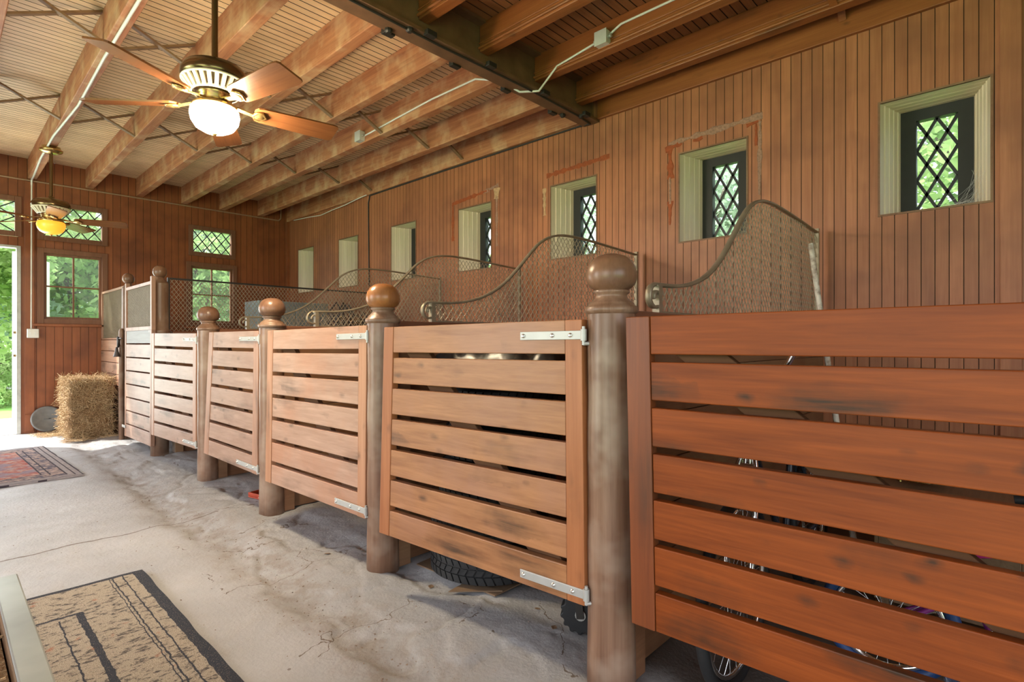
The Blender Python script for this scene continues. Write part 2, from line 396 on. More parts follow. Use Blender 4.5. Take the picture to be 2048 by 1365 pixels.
# side and rear walls beyond the frame, their unseen doorways added to let daylight in
mb = MB()
boards(mb, YB, YF, -.02, ZC, .092, lambda s,t,d: (XL-d, s, t), [(-1.6,2.2,-.1,3.0),(3.4,7.2,-.1,3.0)])
tag(mb.build('wall_left', M['wallR']), 'beadboard wall with two wide open carriage doorways opposite the stalls', 'wall', kind='structure')
mb = MB()
boards(mb, XL, XW, -.02, ZC, .092, lambda s,t,d: (s, YB-d, t), [(-2.8,1.4,-.1,3.0)])
tag(mb.build('wall_rear', M['wallR']), 'beadboard wall with one wide doorway at the rear of the barn', 'wall', kind='structure')
mb = MB()
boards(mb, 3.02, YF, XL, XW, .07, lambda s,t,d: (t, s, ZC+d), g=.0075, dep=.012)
tag(mb.build('ceiling', M['ceil']), 'tan tongue-and-groove board ceiling above the joists', 'ceiling', kind='structure')

mb = MB()
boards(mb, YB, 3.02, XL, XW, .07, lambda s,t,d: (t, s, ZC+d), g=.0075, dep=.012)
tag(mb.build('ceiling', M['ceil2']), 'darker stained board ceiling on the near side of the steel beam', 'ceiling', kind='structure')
# floor: worn concrete with a lumpy gutter in front of the posts
def fz(x, y):
    v = Vector((x, y, 0))
    h = .010*noise.noise(v*1.3) + .004*noise.noise(v*5.)
    gut = math.exp(-((x-1.18-.12*noise.noise(Vector((0,y*.8,3))))/.11)**2)
    edge = max(0, min(1, (x-1.28)/.16))
    h -= .030*gut*(.6+.8*noise.noise(v*1.7)); h += .016*edge*(.6+noise.noise(v*2.1))
    rough = gut + .5*edge*(1 if x < 1.9 else .3)
    h += rough*(.009*noise.noise(v*8.) + .006*noise.noise(v*22.))
    if 1.05 < x < 1.8:
        dd, pp = noise.voronoi(Vector((x*2.6+.4*noise.noise(v*4), y*2.0+.4*noise.noise(v*4+Vector((9,9,0))), 0)))
        k = min(1, (x-1.05)/.1, (1.8-x)/.08)
        h -= k*.009*max(0, 1-(dd[1]-dd[0])/.04); h += k*.012*(noise.cell(pp[0]*3.7)-.5)
    if x > 1.75: h *= max(.15, 1-(x-1.75)*3)
    near = max(0, min(1, (y-8.6)/.5)); h *= (1-.9*near)
    return h
mb = MB()
def grid(xs, ys, fn):
    n = len(ys); vs = [(x, y, fn(x,y)) for x in xs for y in ys]
    fs = [(i*n+j, (i+1)*n+j, (i+1)*n+j+1, i*n+j+1) for i in range(len(xs)-1) for j in range(n-1)]
    mb.add(vs, fs, True)
def lin(a, b, st):
    k = max(1, round((b-a)/st)); return [a+(b-a)*i/k for i in range(k+1)]
grid(lin(XL,-.8,.25)[:-1] + lin(-.8,.9,.05)[:-1] + lin(.9,1.9,.018)[:-1] + lin(1.9,XW,.1), lin(YB,.8,.2)[:-1] + lin(.8,5.5,.02)[:-1] + lin(5.5,YF+.02,.05), fz)
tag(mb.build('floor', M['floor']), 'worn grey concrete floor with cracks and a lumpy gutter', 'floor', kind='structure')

# ------------------------------------------------------------------ windows in the long wall
SX = XW + .30
ords = ['nearest the camera','second from the camera','third from the camera','in the middle of the row','fifth from the camera','sixth from the camera','beside the far corner']
def clip_seg(p, q, x0, x1, y0, y1):
    t0, t1 = 0., 1.; dx, dy = q[0]-p[0], q[1]-p[1]
    for d, a, b in ((dx, x0-p[0], x1-p[0]), (dy, y0-p[1], y1-p[1])):
        if abs(d) < 1e-9:
            if a > 0 or b < 0: return None
            continue
        a, b = a/d, b/d
        if a > b: a, b = b, a
        t0, t1 = max(t0, a), min(t1, b)
    if t1 - t0 < 1e-3: return None
    return ((p[0]+dx*t0, p[1]+dy*t0), (p[0]+dx*t1, p[1]+dy*t1))
def lattice(mb, s0, s1, t0, t1, nw, nh, w, th, fn):
    """diamond lattice bars clipped to a rectangle; fn(s,t,d) maps to space"""
    cw, ch = (s1-s0)/nw, (t1-t0)/nh
    for sg in (1, -1):
        for k in range(-int(nh)-2, int(nw)+int(nh)+3):
            a = s0 + k*cw; H = t1 - t0
            sg_ = clip_seg((a, t0), (a + sg*cw*nh, t1), s0, s1, t0, t1)
            if not sg_: continue
            (a0,b0),(a1,b1) = sg_
            L = math.hypot(a1-a0, b1-b0); nx, ny = -(b1-b0)/L*w/2, (a1-a0)/L*w/2
            P = []
            for d in (-th/2, th/2):
                P += [fn(a0+nx,b0+ny,d), fn(a0-nx,b0-ny,d), fn(a1-nx,b1-ny,d), fn(a1+nx,b1+ny,d)]
            mb.hexa(P)
for i, y0 in enumerate(WY):
    y1 = y0 + WW; a, b = y0 + .095, y1 - .078
    w = thing('window_%d' % (i+1), 'small deep-set diamond-paned window in the long wall, %s' % ords[i], 'window'); w['kind'] = 'structure'
    mb = MB()
    def rev(p, q, r_, s_, side):
        p, q, r_, s_ = map(Vector, (p,q,r_,s_)); nn = (q-p).cross(s_-p).normalized()*.005
        if side: nn = -nn
        n = 5; g = .012
        for i in range(n):
            a_, b_ = i/n+(g if i else 0), (i+1)/n-(g if i < n-1 else 0)
            mb.add([p.lerp(q,a_), p.lerp(q,b_), s_.lerp(r_,b_), s_.lerp(r_,a_)], [(0,1,2,3)])
            if i < n-1:
                c_ = (i+1)/n; e_ = c_+g
                mb.add([p.lerp(q,b_), p.lerp(q,c_)+nn, s_.lerp(r_,c_)+nn, s_.lerp(r_,b_)], [(0,1,2,3)])
                mb.add([p.lerp(q,c_)+nn, p.lerp(q,e_), s_.lerp(r_,e_), s_.lerp(r_,c_)+nn], [(0,1,2,3)])
    rev((XW,y1,WZ0),(SX,b,WZ0),(SX,b,WZ1),(XW,y1,WZ1), 0)
    rev((XW,y0,WZ0),(SX,a,WZ0),(SX,a,WZ1),(XW,y0,WZ1), 1)
    mb.build('side_reveal', M['reveal'], w)
    mb = MB()
    rev((XW,y1,WZ1),(SX,b,WZ1),(SX,a,WZ1),(XW,y0,WZ1), 1)
    mb.build('head_reveal', M['revealT'], w)
    mb = MB()
    mb.add([(XW,y0,WZ0),(XW,y1,WZ0),(SX,b,WZ0),(SX,a,WZ0)], [(0,1,2,3)])
    mb.build('sill', M['revealT'], w)
    # thin edging round the opening
    mb = MB(); e = .012
    mb.box((XW-.006,y0-e,WZ0-e),(XW+.01,y1+e,WZ0)); mb.box((XW-.006,y0-e,WZ1),(XW+.01,y1+e,WZ1+e))
    mb.box((XW-.006,y0-e,WZ0),(XW+.01,y0,WZ1)); mb.box((XW-.006,y1,WZ0),(XW+.01,y1+e,WZ1))
    mb.build('edging', M['part'], w)
    p0, p1, q0, q1 = a+.075, b-.082, WZ0+.055, WZ1-.075
    mb = MB()
    mb.box((SX-.02,a-.03,WZ0-.02),(SX+.04,p0,WZ1+.02)); mb.box((SX-.02,p1,WZ0-.02),(SX+.04,b+.03,WZ1+.02))
    mb.box((SX-.02,p0,WZ0-.02),(SX+.04,p1,q0)); mb.box((SX-.02,p0,q1),(SX+.04,p1,WZ1+.02))
    mb.build('sash', M['sash'], w)
    mb = MB(); lattice(mb, p0, p1, q0, q1, 2, 3, .019, .014, lambda s,t,d: (SX+.012+d, s, t))
    mb.build('lattice', M['lead'], w)
    mb = MB(); mb.box((SX+.022,p0,q0),(SX+.025,p1,q1)); mb.build('pane', M['pane'], w)

# cobweb-free marks: dried filler and torn strips left where trim was pulled off
def ribbon(name, pts, w, mat, lift=.004):
    w *= 1.25
    mb = MB(); P = []
    fine = []
    for (p, q) in zip(pts, pts[1:]):
        n = max(2, int(math.dist(p, q)/.02))
        for i in range(n): fine.append((p[0]+(q[0]-p[0])*i/n, p[1]+(q[1]-p[1])*i/n))
    fine.append(pts[-1])
    for i, (y, z) in enumerate(fine):
        a = fine[max(0,i-1)]; b = fine[min(len(fine)-1,i+1)]; L = math.dist(a,b) or 1
        n = (-(b[1]-a[1])/L, (b[0]-a[0])/L); k = w/2*(1+1.0*noise.noise(Vector((y*21,z*21,w*99))))
        l = lift*(1+.6*noise.noise(Vector((y*40,z*40,1))))
        P += [(XW+.001, y+n[0]*k, z+n[1]*k), (XW-l, y+n[0]*k*.7, z+n[1]*k*.7), (XW-l, y-n[0]*k*.7, z-n[1]*k*.7), (XW+.001, y-n[0]*k, z-n[1]*k)]
    fs = [(4*i+k, 4*i+4+k, 4*i+5+k, 4*i+1+k) for i in range(len(fine)-1) for k in range(3)]
    mb.add(P, fs); mb.build(name, mat, wall_right)
for i in (1, 2, 3):
    y0, y1 = WY[i]-.09, WY[i]+WW+.10; zt = WZ1+.14
    if i == 1:
        ribbon('filler_strip', [(y1,zt-.03),(y0-.03,zt+.0)], .038, M['residue']); ribbon('rust_stain', [(y1+.03,zt-.075),(y1-.12,zt-.045)], .035, M['rust'])
        ribbon('rust_stain', [(y1-.22,zt-.055),(y1-.30,zt-.045)], .03, M['rust']); ribbon('rust_stain', [(y0+.09,zt-.05),(y0,zt-.035)], .03, M['rust'])
        ribbon('rust_stain', [(y1-.01,zt-.07),(y1-.02,zt-.33)], .035, M['rust']); ribbon('torn_strip', [(y1-.01,zt-.28),(y1-.015,zt-.55)], .022, M['residue'])
        ribbon('rust_stain', [(y1-.015,zt-.52),(y1-.01,zt-.72)], .03, M['rust'])
        ribbon('torn_strip', [(y0-.01,zt-.04),(y0-.005,zt-.6)], .022, M['residue']); ribbon('rust_stain', [(y0+.02,zt-.05),(y0+.018,zt-.22)], .02, M['rust'])
    elif i == 2:
        ribbon('rust_stain', [(y1-.04,zt-.02),(y0-.06,zt+.01)], .04, M['rust'], .001); ribbon('torn_strip', [(y1-.01,zt-.14),(y1-.015,zt-.42)], .032, M['raw'])
    else:
        ribbon('rust_stain', [(y1+.02,zt-.05),(y0+.12,zt-.0)], .035, M['rust']); ribbon('filler_strip', [(y0+.22,zt-.01),(y0-.03,zt+.03)], .03, M['residue'])
        ribbon('torn_strip', [(y0+.0,zt+.0),(y0+.01,zt-.12)], .06, M['raw']); ribbon('torn_strip', [(y0+.0,zt-.1),(y0+.0,zt-.65)], .026, M['residue'])
        ribbon('rust_stain', [(y1+.01,zt-.06),(y1+.01,zt-.5)], .03, M['rust'])

def cobweb(i, label, n, sd):
    random.seed(sd); y0 = WY[i]; mb = MB()
    def rp():
        t = random.random()**1.6
        return random.choice([Vector((XW+.03+.25*random.random(), y0+.02+.07*random.random(), WZ0+.01+.24*t)), Vector((SX-.03-.1*random.random(), y0+.10+.16*t, WZ0+.012+.05*random.random()))])
    for k in range(n):
        a, b = rp(), rp(); m_ = (a+b)/2 - Vector((0,0,.2*(a-b).length*random.random()*.4)); m_.z = max(m_.z, WZ0+.006)
        mb.tube([a, (a+m_)/2-Vector((0,0,.003)), m_, (b+m_)/2-Vector((0,0,.003)), b], .00055, 3, cap=False)
    tag(mb.build('cobweb', M['web']), label, 'cobweb', kind='stuff')
cobweb(0, 'white cobweb in the lower corner of the nearest deep-set window', 70, 4); cobweb(1, 'faint cobweb in the second deep-set window', 22, 6)

# ------------------------------------------------------------------ far wall: doorway, windows, transoms
def fwin(n, x0, x1, z0, z1, kind, label):
    w = thing('window_%d' % n, label, 'window'); w['kind'] = 'structure'
    mb = MB(); c = .035
    mb.box((x0-c,YF-.02,z0-c),(x0+.03,YF+.06,z1+c)); mb.box((x1-.03,YF-.02,z0-c),(x1+c,YF+.06,z1+c))
    mb.box((x0+.03,YF-.02,z0-c),(x1-.03,YF+.06,z0+.03)); mb.box((x0+.03,YF-.02,z1-.03),(x1-.03,YF+.06,z1+c))
    mb.build('frame', M['sashF'], w, .004)
    a, b, p, q = x0+.03, x1-.03, z0+.03, z1-.03
    mb = MB()
    if kind == 'sash':
        f = .03
        mb.box((a,YF+.02,p),(a+f,YF+.05,q)); mb.box((b-f,YF+.02,p),(b,YF+.05,q)); mb.box((a+f,YF+.02,p),(b-f,YF+.05,p+f)); mb.box((a+f,YF+.02,q-f),(b-f,YF+.05,q))
        m = (a+b)/2; h = (p+q)/2
        mb.box((m-.009,YF+.02,p+f),(m+.009,YF+.05,q-f)); mb.box((a+f,YF+.02,h-.009),(m-.009,YF+.05,h+.009)); mb.box((m+.009,YF+.02,h-.009),(b-f,YF+.05,h+.009))
        mb.build('muntins', M['sashF'], w)
        mb = MB(); mb.box((x0-.09,YF-.05,z0-c-.035),(x1+.09,YF+.0,z0-c)); mb.build('sill', M['wallF'], w, .005)
    else:
        lattice(mb, a, b, p, q, 4, 2, .013, .012, lambda s,t,d: (s, YF+.03+d, t)); mb.build('lattice', M['lead'], w)
    mb = MB(); mb.box((a,YF+.04,p),(b,YF+.043,q)); mb.build('pane', M['paneF'], w)
fwin(8, .965, 1.65, 1.475, 2.415, 'sash', 'four-paned window in the end wall above the hay bale')
fwin(9, 2.72, 3.395, 1.475, 2.42, 'sash', 'four-paned window in the end wall behind the wire mesh')
fwin(10, .965, 1.65, 2.59, 3.05, 'tr', 'diamond-paned transom above the window by the hay bale, behind the far fan')
fwin(11, 2.75, 3.37, 2.59, 3.0, 'tr', 'diamond-paned transom near the far right corner')
fwin(12, DX0, DX1, 2.6, 3.05, 'tr', 'diamond-paned transom above the open doorway')
d = thing('door_1', 'open doorway with pale door leaf swung outward at left edge', 'door'); d['kind'] = 'structure'
mb = MB()
mb.box((DX1-.015,YF-.02,0),(DX1+.028,YF+.10,DZ+.03)); mb.box((DX0-.05,YF-.02,0),(DX0+.015,YF+.10,DZ+.03)); mb.box((DX0,YF-.02,DZ-.0),(DX1-.015,YF+.10,DZ+.03))
mb.build('door_frame', M['jamb'], d, .004)
mb = MB(); mb.bar((DX1-.03,YF+.13,(DZ)/2),(DX1+.42,YF+1.1,DZ/2), .04, DZ-.06); mb.build('door_leaf', M['whitep'], d, .004)
mb = MB(); mb.box((DX0,YF-.02,-.02),(DX1-.015,YF+.14,.012)); mb.build('threshold', M['whitep'], d)
for z in (1.02, 1.32):
    mb = MB(); mb.tube([(DX1-.016,YF+.02,z),(DX1-.045,YF+.02,z)], .016, 10); mb.build('strike_plate', M['brassd'], d)
# trim
def trim(n, a, b, m, label):
    mb = MB(); mb.box(a, b); tag(mb.build('trim_%d' % n, m, None, .004), label, 'trim', kind='structure')
trim(1, (XW-.035, 3.13, 3.31), (XW, YF, ZC), M['joist'], 'ledger board along the top of the long wall, beyond the steel beam')
trim(2, (XW-.035, YB, 3.29), (XW, 2.93, ZC), M['joist2'], 'stained ledger board along the top of the long wall, near side of the beam')
trim(3, (XW-.05, YF-.05, 0), (XW, YF, 3.31), M['wallF'], 'corner post between end wall and long wall')
trim(4, (XW-.022, .02, .0), (XW-.0, .115, 3.29), M['wallR'], 'wide vertical board right of the nearest window')
trim(5, (.80, YF-.022, .0), (.90, YF-.0, 3.3), M['wallF'], 'vertical casing board beside the doorway')
trim(6, (.80, YF-.03, .03), (.89, YF-.022, .25), M['wallF'], 'short plinth board at the foot of the door casing')

# ------------------------------------------------------------------ ceiling framing
BY0, BY1 = 2.93, 3.10
mb = MB()
mb.box((XL,BY0,3.27),(XW,BY1,3.295)); mb.box((XL,3.005,3.295),(XW,3.025,ZC)); mb.box((XL,BY0,ZC-.02),(XW,BY1,ZC-.001))
beam = tag(mb.build('steel_beam', M['steel']), 'brown steel I-beam crossing the ceiling between the two joist bays', 'beam')
for x, y in ((2.06,BY1-.03),(2.15,BY0+.03),(3.92,BY1-.03),(4.05,BY0+.03)):
    mb = MB(); mb.lathe([(0,-.028),(.016,-.028),(.026,-.016),(.026,0)], (x,y,3.27), 8, False); mb.build('bolt', M['dark_iron'], beam)
FJ = [-3.37,-2.77,-2.17,-1.57,-.97,-.37,.23,.831,1.435,2.025,2.612,3.16,3.765]
NJ = [-3.15,-2.55,-1.95,-1.35,-.75,-.15,.45,1.05,1.65,2.25,2.82,3.45,4.03]
on = ['nearest the long wall','second','third','fourth','fifth','sixth','seventh','eighth','ninth','tenth','eleventh','twelfth','thirteenth']
def joist(x, bay, i, y0, y1, z0, m, label):
    mb = MB(); z1 = ZC-.001
    L = y1-y0; N = 12
    if bay == 'far': mb.box((x,y0,z0),(x+.09,y1,z1))
    else: mb.box((x,y0,z0),(x+.085,y1,z1))
    o = thing('ceiling_joist', label, 'joist', group='%s-bay ceiling joists' % bay)
    mb.build('timber', m, o, .006)
    if bay == 'near':
        mb = MB()
        for sx, e in ((x,-1),(x+.085,1)):
            mb.tube([(sx+e*.004,y0,z0+.028),(sx+e*.004,y1,z0+.028)], .011, 8); mb.tube([(sx+e*.002,y0,z0+.065),(sx+e*.002,y1,z0+.065)], .006, 8)
        mb.build('bead_moulding', m, o)
    return o
for i, x in enumerate(reversed(FJ)):
    lab = 'weathered joist beyond the beam, ' + ('nearest the long wall' if i == 0 else on[i] + ' joist from the long wall') + (', with the far fan' if i == 5 else '')
    joist(x, 'far', i, 3.03, YF-.001, 3.34, M['joist'], lab)
for i, x in enumerate(reversed(NJ)):
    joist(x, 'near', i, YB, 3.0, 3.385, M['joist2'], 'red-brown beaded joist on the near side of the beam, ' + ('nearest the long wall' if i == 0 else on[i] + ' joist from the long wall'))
# steel clips holding the joists on the beam flange
for i, x in enumerate(reversed(FJ[6:])):
    mb = MB(); mb.box((x+.02,BY1-.012,3.255),(x+.10,BY1+.035,3.29)); mb.box((x+.02,BY1+.02,3.29),(x+.10,BY1+.035,3.34))
    tag(mb.build('joist_clip', M['dark_iron'], None, .003), 'small dark steel clip under the beam at the far-bay joist ' + ('nearest the long wall' if i == 0 else on[i] + ' from the long wall'), 'clip', 'joist clips on the beam')
for i, x in enumerate(reversed(NJ[6:])):
    mb = MB(); mb.box((x+.0,BY0-.035,3.255),(x+.08,BY0+.012,3.29))
    tag(mb.build('joist_clip', M['dark_iron'], None, .003), 'small dark steel clip under the beam at the near-bay joist ' + ('nearest the long wall' if i == 0 else on[i] + ' from the long wall'), 'clip', 'joist clips on the beam')
# bridging: crossed strips between neighbouring joists
def crossb(xa, xb, y, z0, z1, label, w=.042, th=.016):
    o = thing('cross_brace', label, 'brace', group='crossed strips between the joists')
    for k in (0, 1):
        p = (xa, y+(k-.5)*.034, z0+.012 if k else z1-.012); q = (xb, y+(k-.5)*.034, z1-.012 if k else z0+.012)
        mb = MB(); mb.bar(p, q, th, w, (0,1,0)); mb.build('strip', M['brace'], o)
FE = FJ + [XW-.035-.0]
for row, yy in (('far row', 6.8), ('row near the beam', 4.85)):
    n = len(FE)-1
    for i in range(4, n):
        k = n-1-i
        crossb(FE[i]+.09, FE[i+1], yy, 3.34, ZC, 'crossed bracing strips, %s, %s' % (row, 'in the bay beside the long wall' if k == 0 else on[k]+' bay from the long wall'))
NE = NJ[6:] + [XW-.035]
for i in range(len(NE)-1):
    k = len(NE)-2-i
    o = thing('cross_brace', 'near-bay wooden bridging strips, %s' % ('beside the long wall' if k == 0 else on[k]+' bay from the long wall'), 'brace', group='crossed strips between the near joists')
    for q in (0,1):
        mb = MB(); mb.bar((NE[i]+.085,.94+(q-.5)*.05,3.40 if q else ZC-.02),(NE[i+1],.94+(q-.5)*.05,ZC-.02 if q else 3.40), .02, .045, (0,1,0)); mb.build('strip', M['joist2'], o)

# ------------------------------------------------------------------ cables, conduits and boxes
def wire(name, pts, r, m, label, cat='cable', group=None, sub=6, wob=0.):
    P = []
    for p, q in zip(pts, pts[1:]):
        for i in range(sub):
            t = i/sub; v = Vector(p).lerp(Vector(q), t)
            if wob: v += Vector((noise.noise(v*2.3+Vector((5,0,0))),0,noise.noise(v*2.1)))*wob
            P.append(v)
    P.append(Vector(pts[-1])); mb = MB(); mb.tube(P, r, 8)
    return tag(mb.build(name, m), label, cat, group)
wire('conduit', [(XL+.1,YF-.012,3.315),(4.12,YF-.012,3.315),(4.16,YF-.012,3.36),(4.16,YF-.012,3.58)], .011, M['conduit'], 'thin painted conduit running across the top of the end wall', 'conduit')
wire('electrical_cable', [(.875,3.2,3.327),(.87,5.0,3.327),(.885,6.2,3.327),(.84,7.3,3.327),(.84,8.3,3.327),(.87,9.3,3.327),(.87,9.47,3.327),(.87,9.495,3.25),(.865,9.495,1.36)], .011, M['cable'], 'white cable along the joist of the far fan, dropping to the switch box')
wire('electrical_cable', [(3.15,5.15,3.40),(3.148,4.6,3.42),(3.148,4.0,3.44),(3.148,3.4,3.43),(3.16,3.12,3.33),(3.3,3.03,3.255),(3.40,2.91,3.258),(3.43,2.86,3.33),(3.438,2.75,3.42),(3.44,2.35,3.47)], .0085, M['cable'], 'white cable on the joist side between the two white junction boxes')
wire('electrical_cable', [(3.437,2.28,3.47),(3.436,2.15,3.52),(3.436,1.2,3.52),(3.436,0,3.52),(3.436,-1.5,3.52)], .0085, M['cable'], 'white cable running toward the camera from the near junction box')
wire('electrical_cable', [(XW-.045,9.2,3.30),(XW-.02,8.3,3.25),(XW-.045,7.5,3.27),(XW-.042,6.9,3.31)], .007, M['cable'], 'loose white cable sagging under the ledger near the far corner', wob=.006)
wire('electrical_cable', [(-.5,BY0+.03,3.258),(1.2,BY0+.02,3.258),(2.4,BY0+.035,3.258),(3.3,BY0+.02,3.258),(4.0,BY0+.04,3.258),(4.25,3.0,3.26),(4.29,3.15,3.29),(4.288,4.0,3.295),(4.288,5.4,3.30),(4.288,6.86,3.30),(4.288,6.9,3.2),(4.288,6.88,2.0)], .0085, M['blackcable'], 'black cable under the steel beam, along the ledger and down the long wall')
def jbox(x, y, z, label, parts):
    o = thing('junction_box', label, 'junction box', (x,y,z))
    mb = MB(); mb.box((-.03,-.05,-.05),(.03,.05,.05)); mb.build('box_body', M['boxm'], o, .004)
    mb = MB(); mb.box((-.034,-.053,-.053),(-.03,.053,.053)); mb.build('cover_plate', M['boxm'], o)
    mb = MB(); mb.tube([(0,-.05,0),(0,-.075,0)], .014, 10); mb.tube([(0,.05,0),(0,.075,0)], .014, 10); mb.build('connector', M['zinc'], o)
jbox(3.13, 5.2, 3.40, 'white junction box on the joist side, far side of the steel beam', 0)
jbox(3.42, 2.30, 3.46, 'white metal junction box on the near-bay joist', 0)
o = thing('switch_box', 'white switch box on the casing between doorway and window', 'switch', (.88,YF-.022,1.31))
mb = MB(); mb.box((-.06,-.05,-.06),(.06,0,.06)); mb.build('box_body', M['boxm'], o, .008)
for sx in (-.025,.025):
    mb = MB(); mb.box((sx-.006,-.062,-.014),(sx+.006,-.05,.014)); mb.build('toggle', M['whitep'], o)

# ------------------------------------------------------------------ ceiling fans
def make_fan(label, x, y, z, top, rz):
    o = thing('ceiling_fan', label, 'ceiling fan', (x,y,z), rz, 'ceiling fans')
    mb = MB(); mb.lathe([(0,.275),(.03,.275),(.045,.262),(.12,.258),(.152,.245),(.17,.215),(.172,.185),(.165,.168),(.155,.165)], n=40); mb.build('motor_housing', M['brassd'], o)
    mb = MB(); mb.lathe([(.155,.168),(.15,.155),(.112,.105),(.105,.10),(0,.10)], n=40); v = mb.build('vent_ring', M['brassd'], o)
    mb = MB()
    for k in range(26):
        a = 2*PI*k/26; c, s_ = math.cos(a), math.sin(a)
        mb.bar((.165*c,.165*s_,.166),(.116*c,.116*s_,.102), .020, .012)
    mb.lathe([(.168,.17),(.172,.163),(.162,.158)], n=40); mb.lathe([(.122,.112),(.124,.1),(.112,.097)], n=40)
    mb.build('vent_rib', M['vent'], v)
    mb = MB(); mb.lathe([(.09,.10),(.092,.085),(.085,.082),(.088,.07),(.08,.065),(.082,.055),(.06,.05),(.06,.045),(.08,.042),(.112,.036),(.118,.022),(.112,.014)], n=36); mb.build('light_fitter', M['brass'], o)
    mb = MB(); mb.lathe([(.112,.02),(.122,.008),(.127,-.02),(.12,-.055),(.098,-.09),(.06,-.112),(.02,-.12),(0,-.12)], n=40); mb.build('glass_bowl', M['bowl'], o)
    mb = MB(); mb.lathe([(0,-.112),(.012,-.118),(.014,-.126),(.006,-.134),(0,-.136)], n=12); mb.build('finial', M['brass'], o)
    mb = MB(); mb.tube([(0,0,.27),(0,0,top-.03)], .0165, 14); mb.lathe([(0,.30),(.022,.30),(.028,.275),(.028,.27)], n=16); mb.build('down_rod', M['brassd'], o)
    mb = MB(); mb.lathe([(.018,top-.075),(.055,top-.07),(.10,top-.05),(.105,top-.03),(.085,top-.022),(.085,top),(0,top)], n=28); mb.build('canopy', M['brass'], o)
    # one blade with its bracket, then copies
    P = []; W = .068
    for r_, w in ((.205,.034),(.22,.058),(.25,.066),(.45,.076),(.65,.082),(.682,.077),(.692,.064)): P.append((r_, w))
    mb = MB(); top_, bot = [], []
    for (r_, w) in P: top_.append((r_, w, .006)); 
    ring = [(r_, w) for r_, w in P] + [(r_, -w) for r_, w in reversed(P)]
    n = len(ring)
    mb.add([(a,b,.005) for a,b in ring]+[(a,b,-.005) for a,b in ring], [tuple(range(n)), tuple(range(2*n-1,n-1,-1))]+[(i,(i+1)%n,n+(i+1)%n,n+i) for i in range(n)])
    b0 = mb.build('fan_blade', M['blade'], o)
    mb = MB(); mb.bar((.075,0,.012),(.20,0,-.012), .026, .010); mb.lathe([(0,-.02),(.034,-.018),(.040,-.010),(.036,-.006),(0,-.006)], (.235,0,0), 20)
    for v_ in range(1): mb.tube([(.20,.0,-.013),(.215,.028,-.013),(.245,.038,-.013),(.272,.0,-.013),(.245,-.038,-.013),(.215,-.028,-.013)], .007, 6, True)
    br = mb.build('blade_bracket', M['brass'], b0)
    tilt = Matrix.Rotation(R(-14.7), 4, 'X')
    for k in range(5):
        b = b0 if k == 0 else dup(b0, o)
        e = (Matrix.Rotation(2*PI*k/5, 4, 'Z') @ tilt).to_euler(); b.rotation_euler = e; b.location = (0,0,.045)
    return o
make_fan('large brass ceiling fan with lit white bowl, near the camera', 1.087, 3.34, 2.50, ZC-2.50, R(-7.4))
fan2 = make_fan('smaller-looking ceiling fan with amber bowl hanging in front of the end wall', .876, 7.8, 2.50, 3.34-2.50, R(-20))
for c in kids(fan2):
    if c.name.startswith('glass_bowl'): c.data.materials[0] = M['amber']

# ------------------------------------------------------------------ stall posts
PX = 1.63
PR = [(0,0),(.083,0),(.084,.6),(.083,1.285),(.083,1.300)]
COLR = [(.083,1.296),(.091,1.302),(.093,1.312),(.090,1.322),(.081,1.326),(.078,1.333),(.074,1.338),(.062,1.346),(.055,1.356),(.054,1.364),(.062,1.370),(.063,1.377),(.056,1.381)]
BALL = [(.056,1.380),(.073,1.390),(.084,1.405),(.0885,1.424),(.0875,1.443),(.081,1.464),(.069,1.483),(.051,1.498),(.028,1.506),(0,1.509)]
def post(y, label, mball, ground=0.):
    o = thing('stall_post', label, 'post', (PX,y,0), group='ball-topped stall posts')
    mb = MB(); pr = []
    for r_, z in [(0,-.03)]+[(.083+.0015*math.sin(i*1.7), i*.1) for i in range(13)]+[(.083,1.298)]: pr.append((r_,z))
    pr[1] = (.085, -.03); mb.lathe(pr, n=40); mb.build('shaft', M['post'], o)
    mb = MB(); mb.lathe(COLR, n=40); mb.build('collar', M['post'], o)
    mb = MB(); mb.lathe(BALL, n=40); mb.build('ball_finial', mball, o)
    return o
post(1.06, 'ball-topped wooden post between the nearest two gates', M['ball'])
post(2.48, 'ball-topped wooden post with a worn orange-brown ball', M['ballW'])
post(3.865, 'ball-topped wooden post, third from the camera', M['ball'])
post(5.17, 'ball-topped wooden post, fourth from the camera, dull grey-green ball', M['ball'])
post(-.505, 'ball-topped wooden post at the hinge side of the nearest gate', M['ball'])
def tallpost(x, y, r, zt, label, low=True):
    o = thing('tall_stall_post', label, 'post', (x,y,0), group='tall posts of the box stall')
    mb = MB(); mb.lathe([(0,-.03),(r,-.03),(r,1.28)] + ([(r*1.12,1.285),(r*1.16,1.30),(r*1.16,1.325),(r*1.0,1.335)] if low else []) + [(r*.98,1.5),(r*.97,zt-.20),(r*.97,zt-.19)], n=32); mb.build('shaft', M['post'], o)
    mb = MB(); mb.lathe([(r*.97,zt-.19),(r*.8,zt-.165),(r*.55,zt-.145),(r*.5,zt-.13),(r*.42,zt-.122)], n=32); mb.build('collar', M['post'], o)
    mb = MB(); mb.lathe([(.034,zt-.124),(.052,zt-.112),(.063,zt-.09),(.066,zt-.067),(.062,zt-.042),(.048,zt-.018),(.026,zt-.004),(0,zt)], n=32); mb.build('ball_finial', M['ball'], o)
tallpost(PX, 6.66, .084, 2.005, 'tall ball-topped post at the corner of the wire box stall')
tallpost(PX+.02, 8.12, .07, 2.05, 'tall ball-topped post behind the far gate, nearest the hay bale', False)

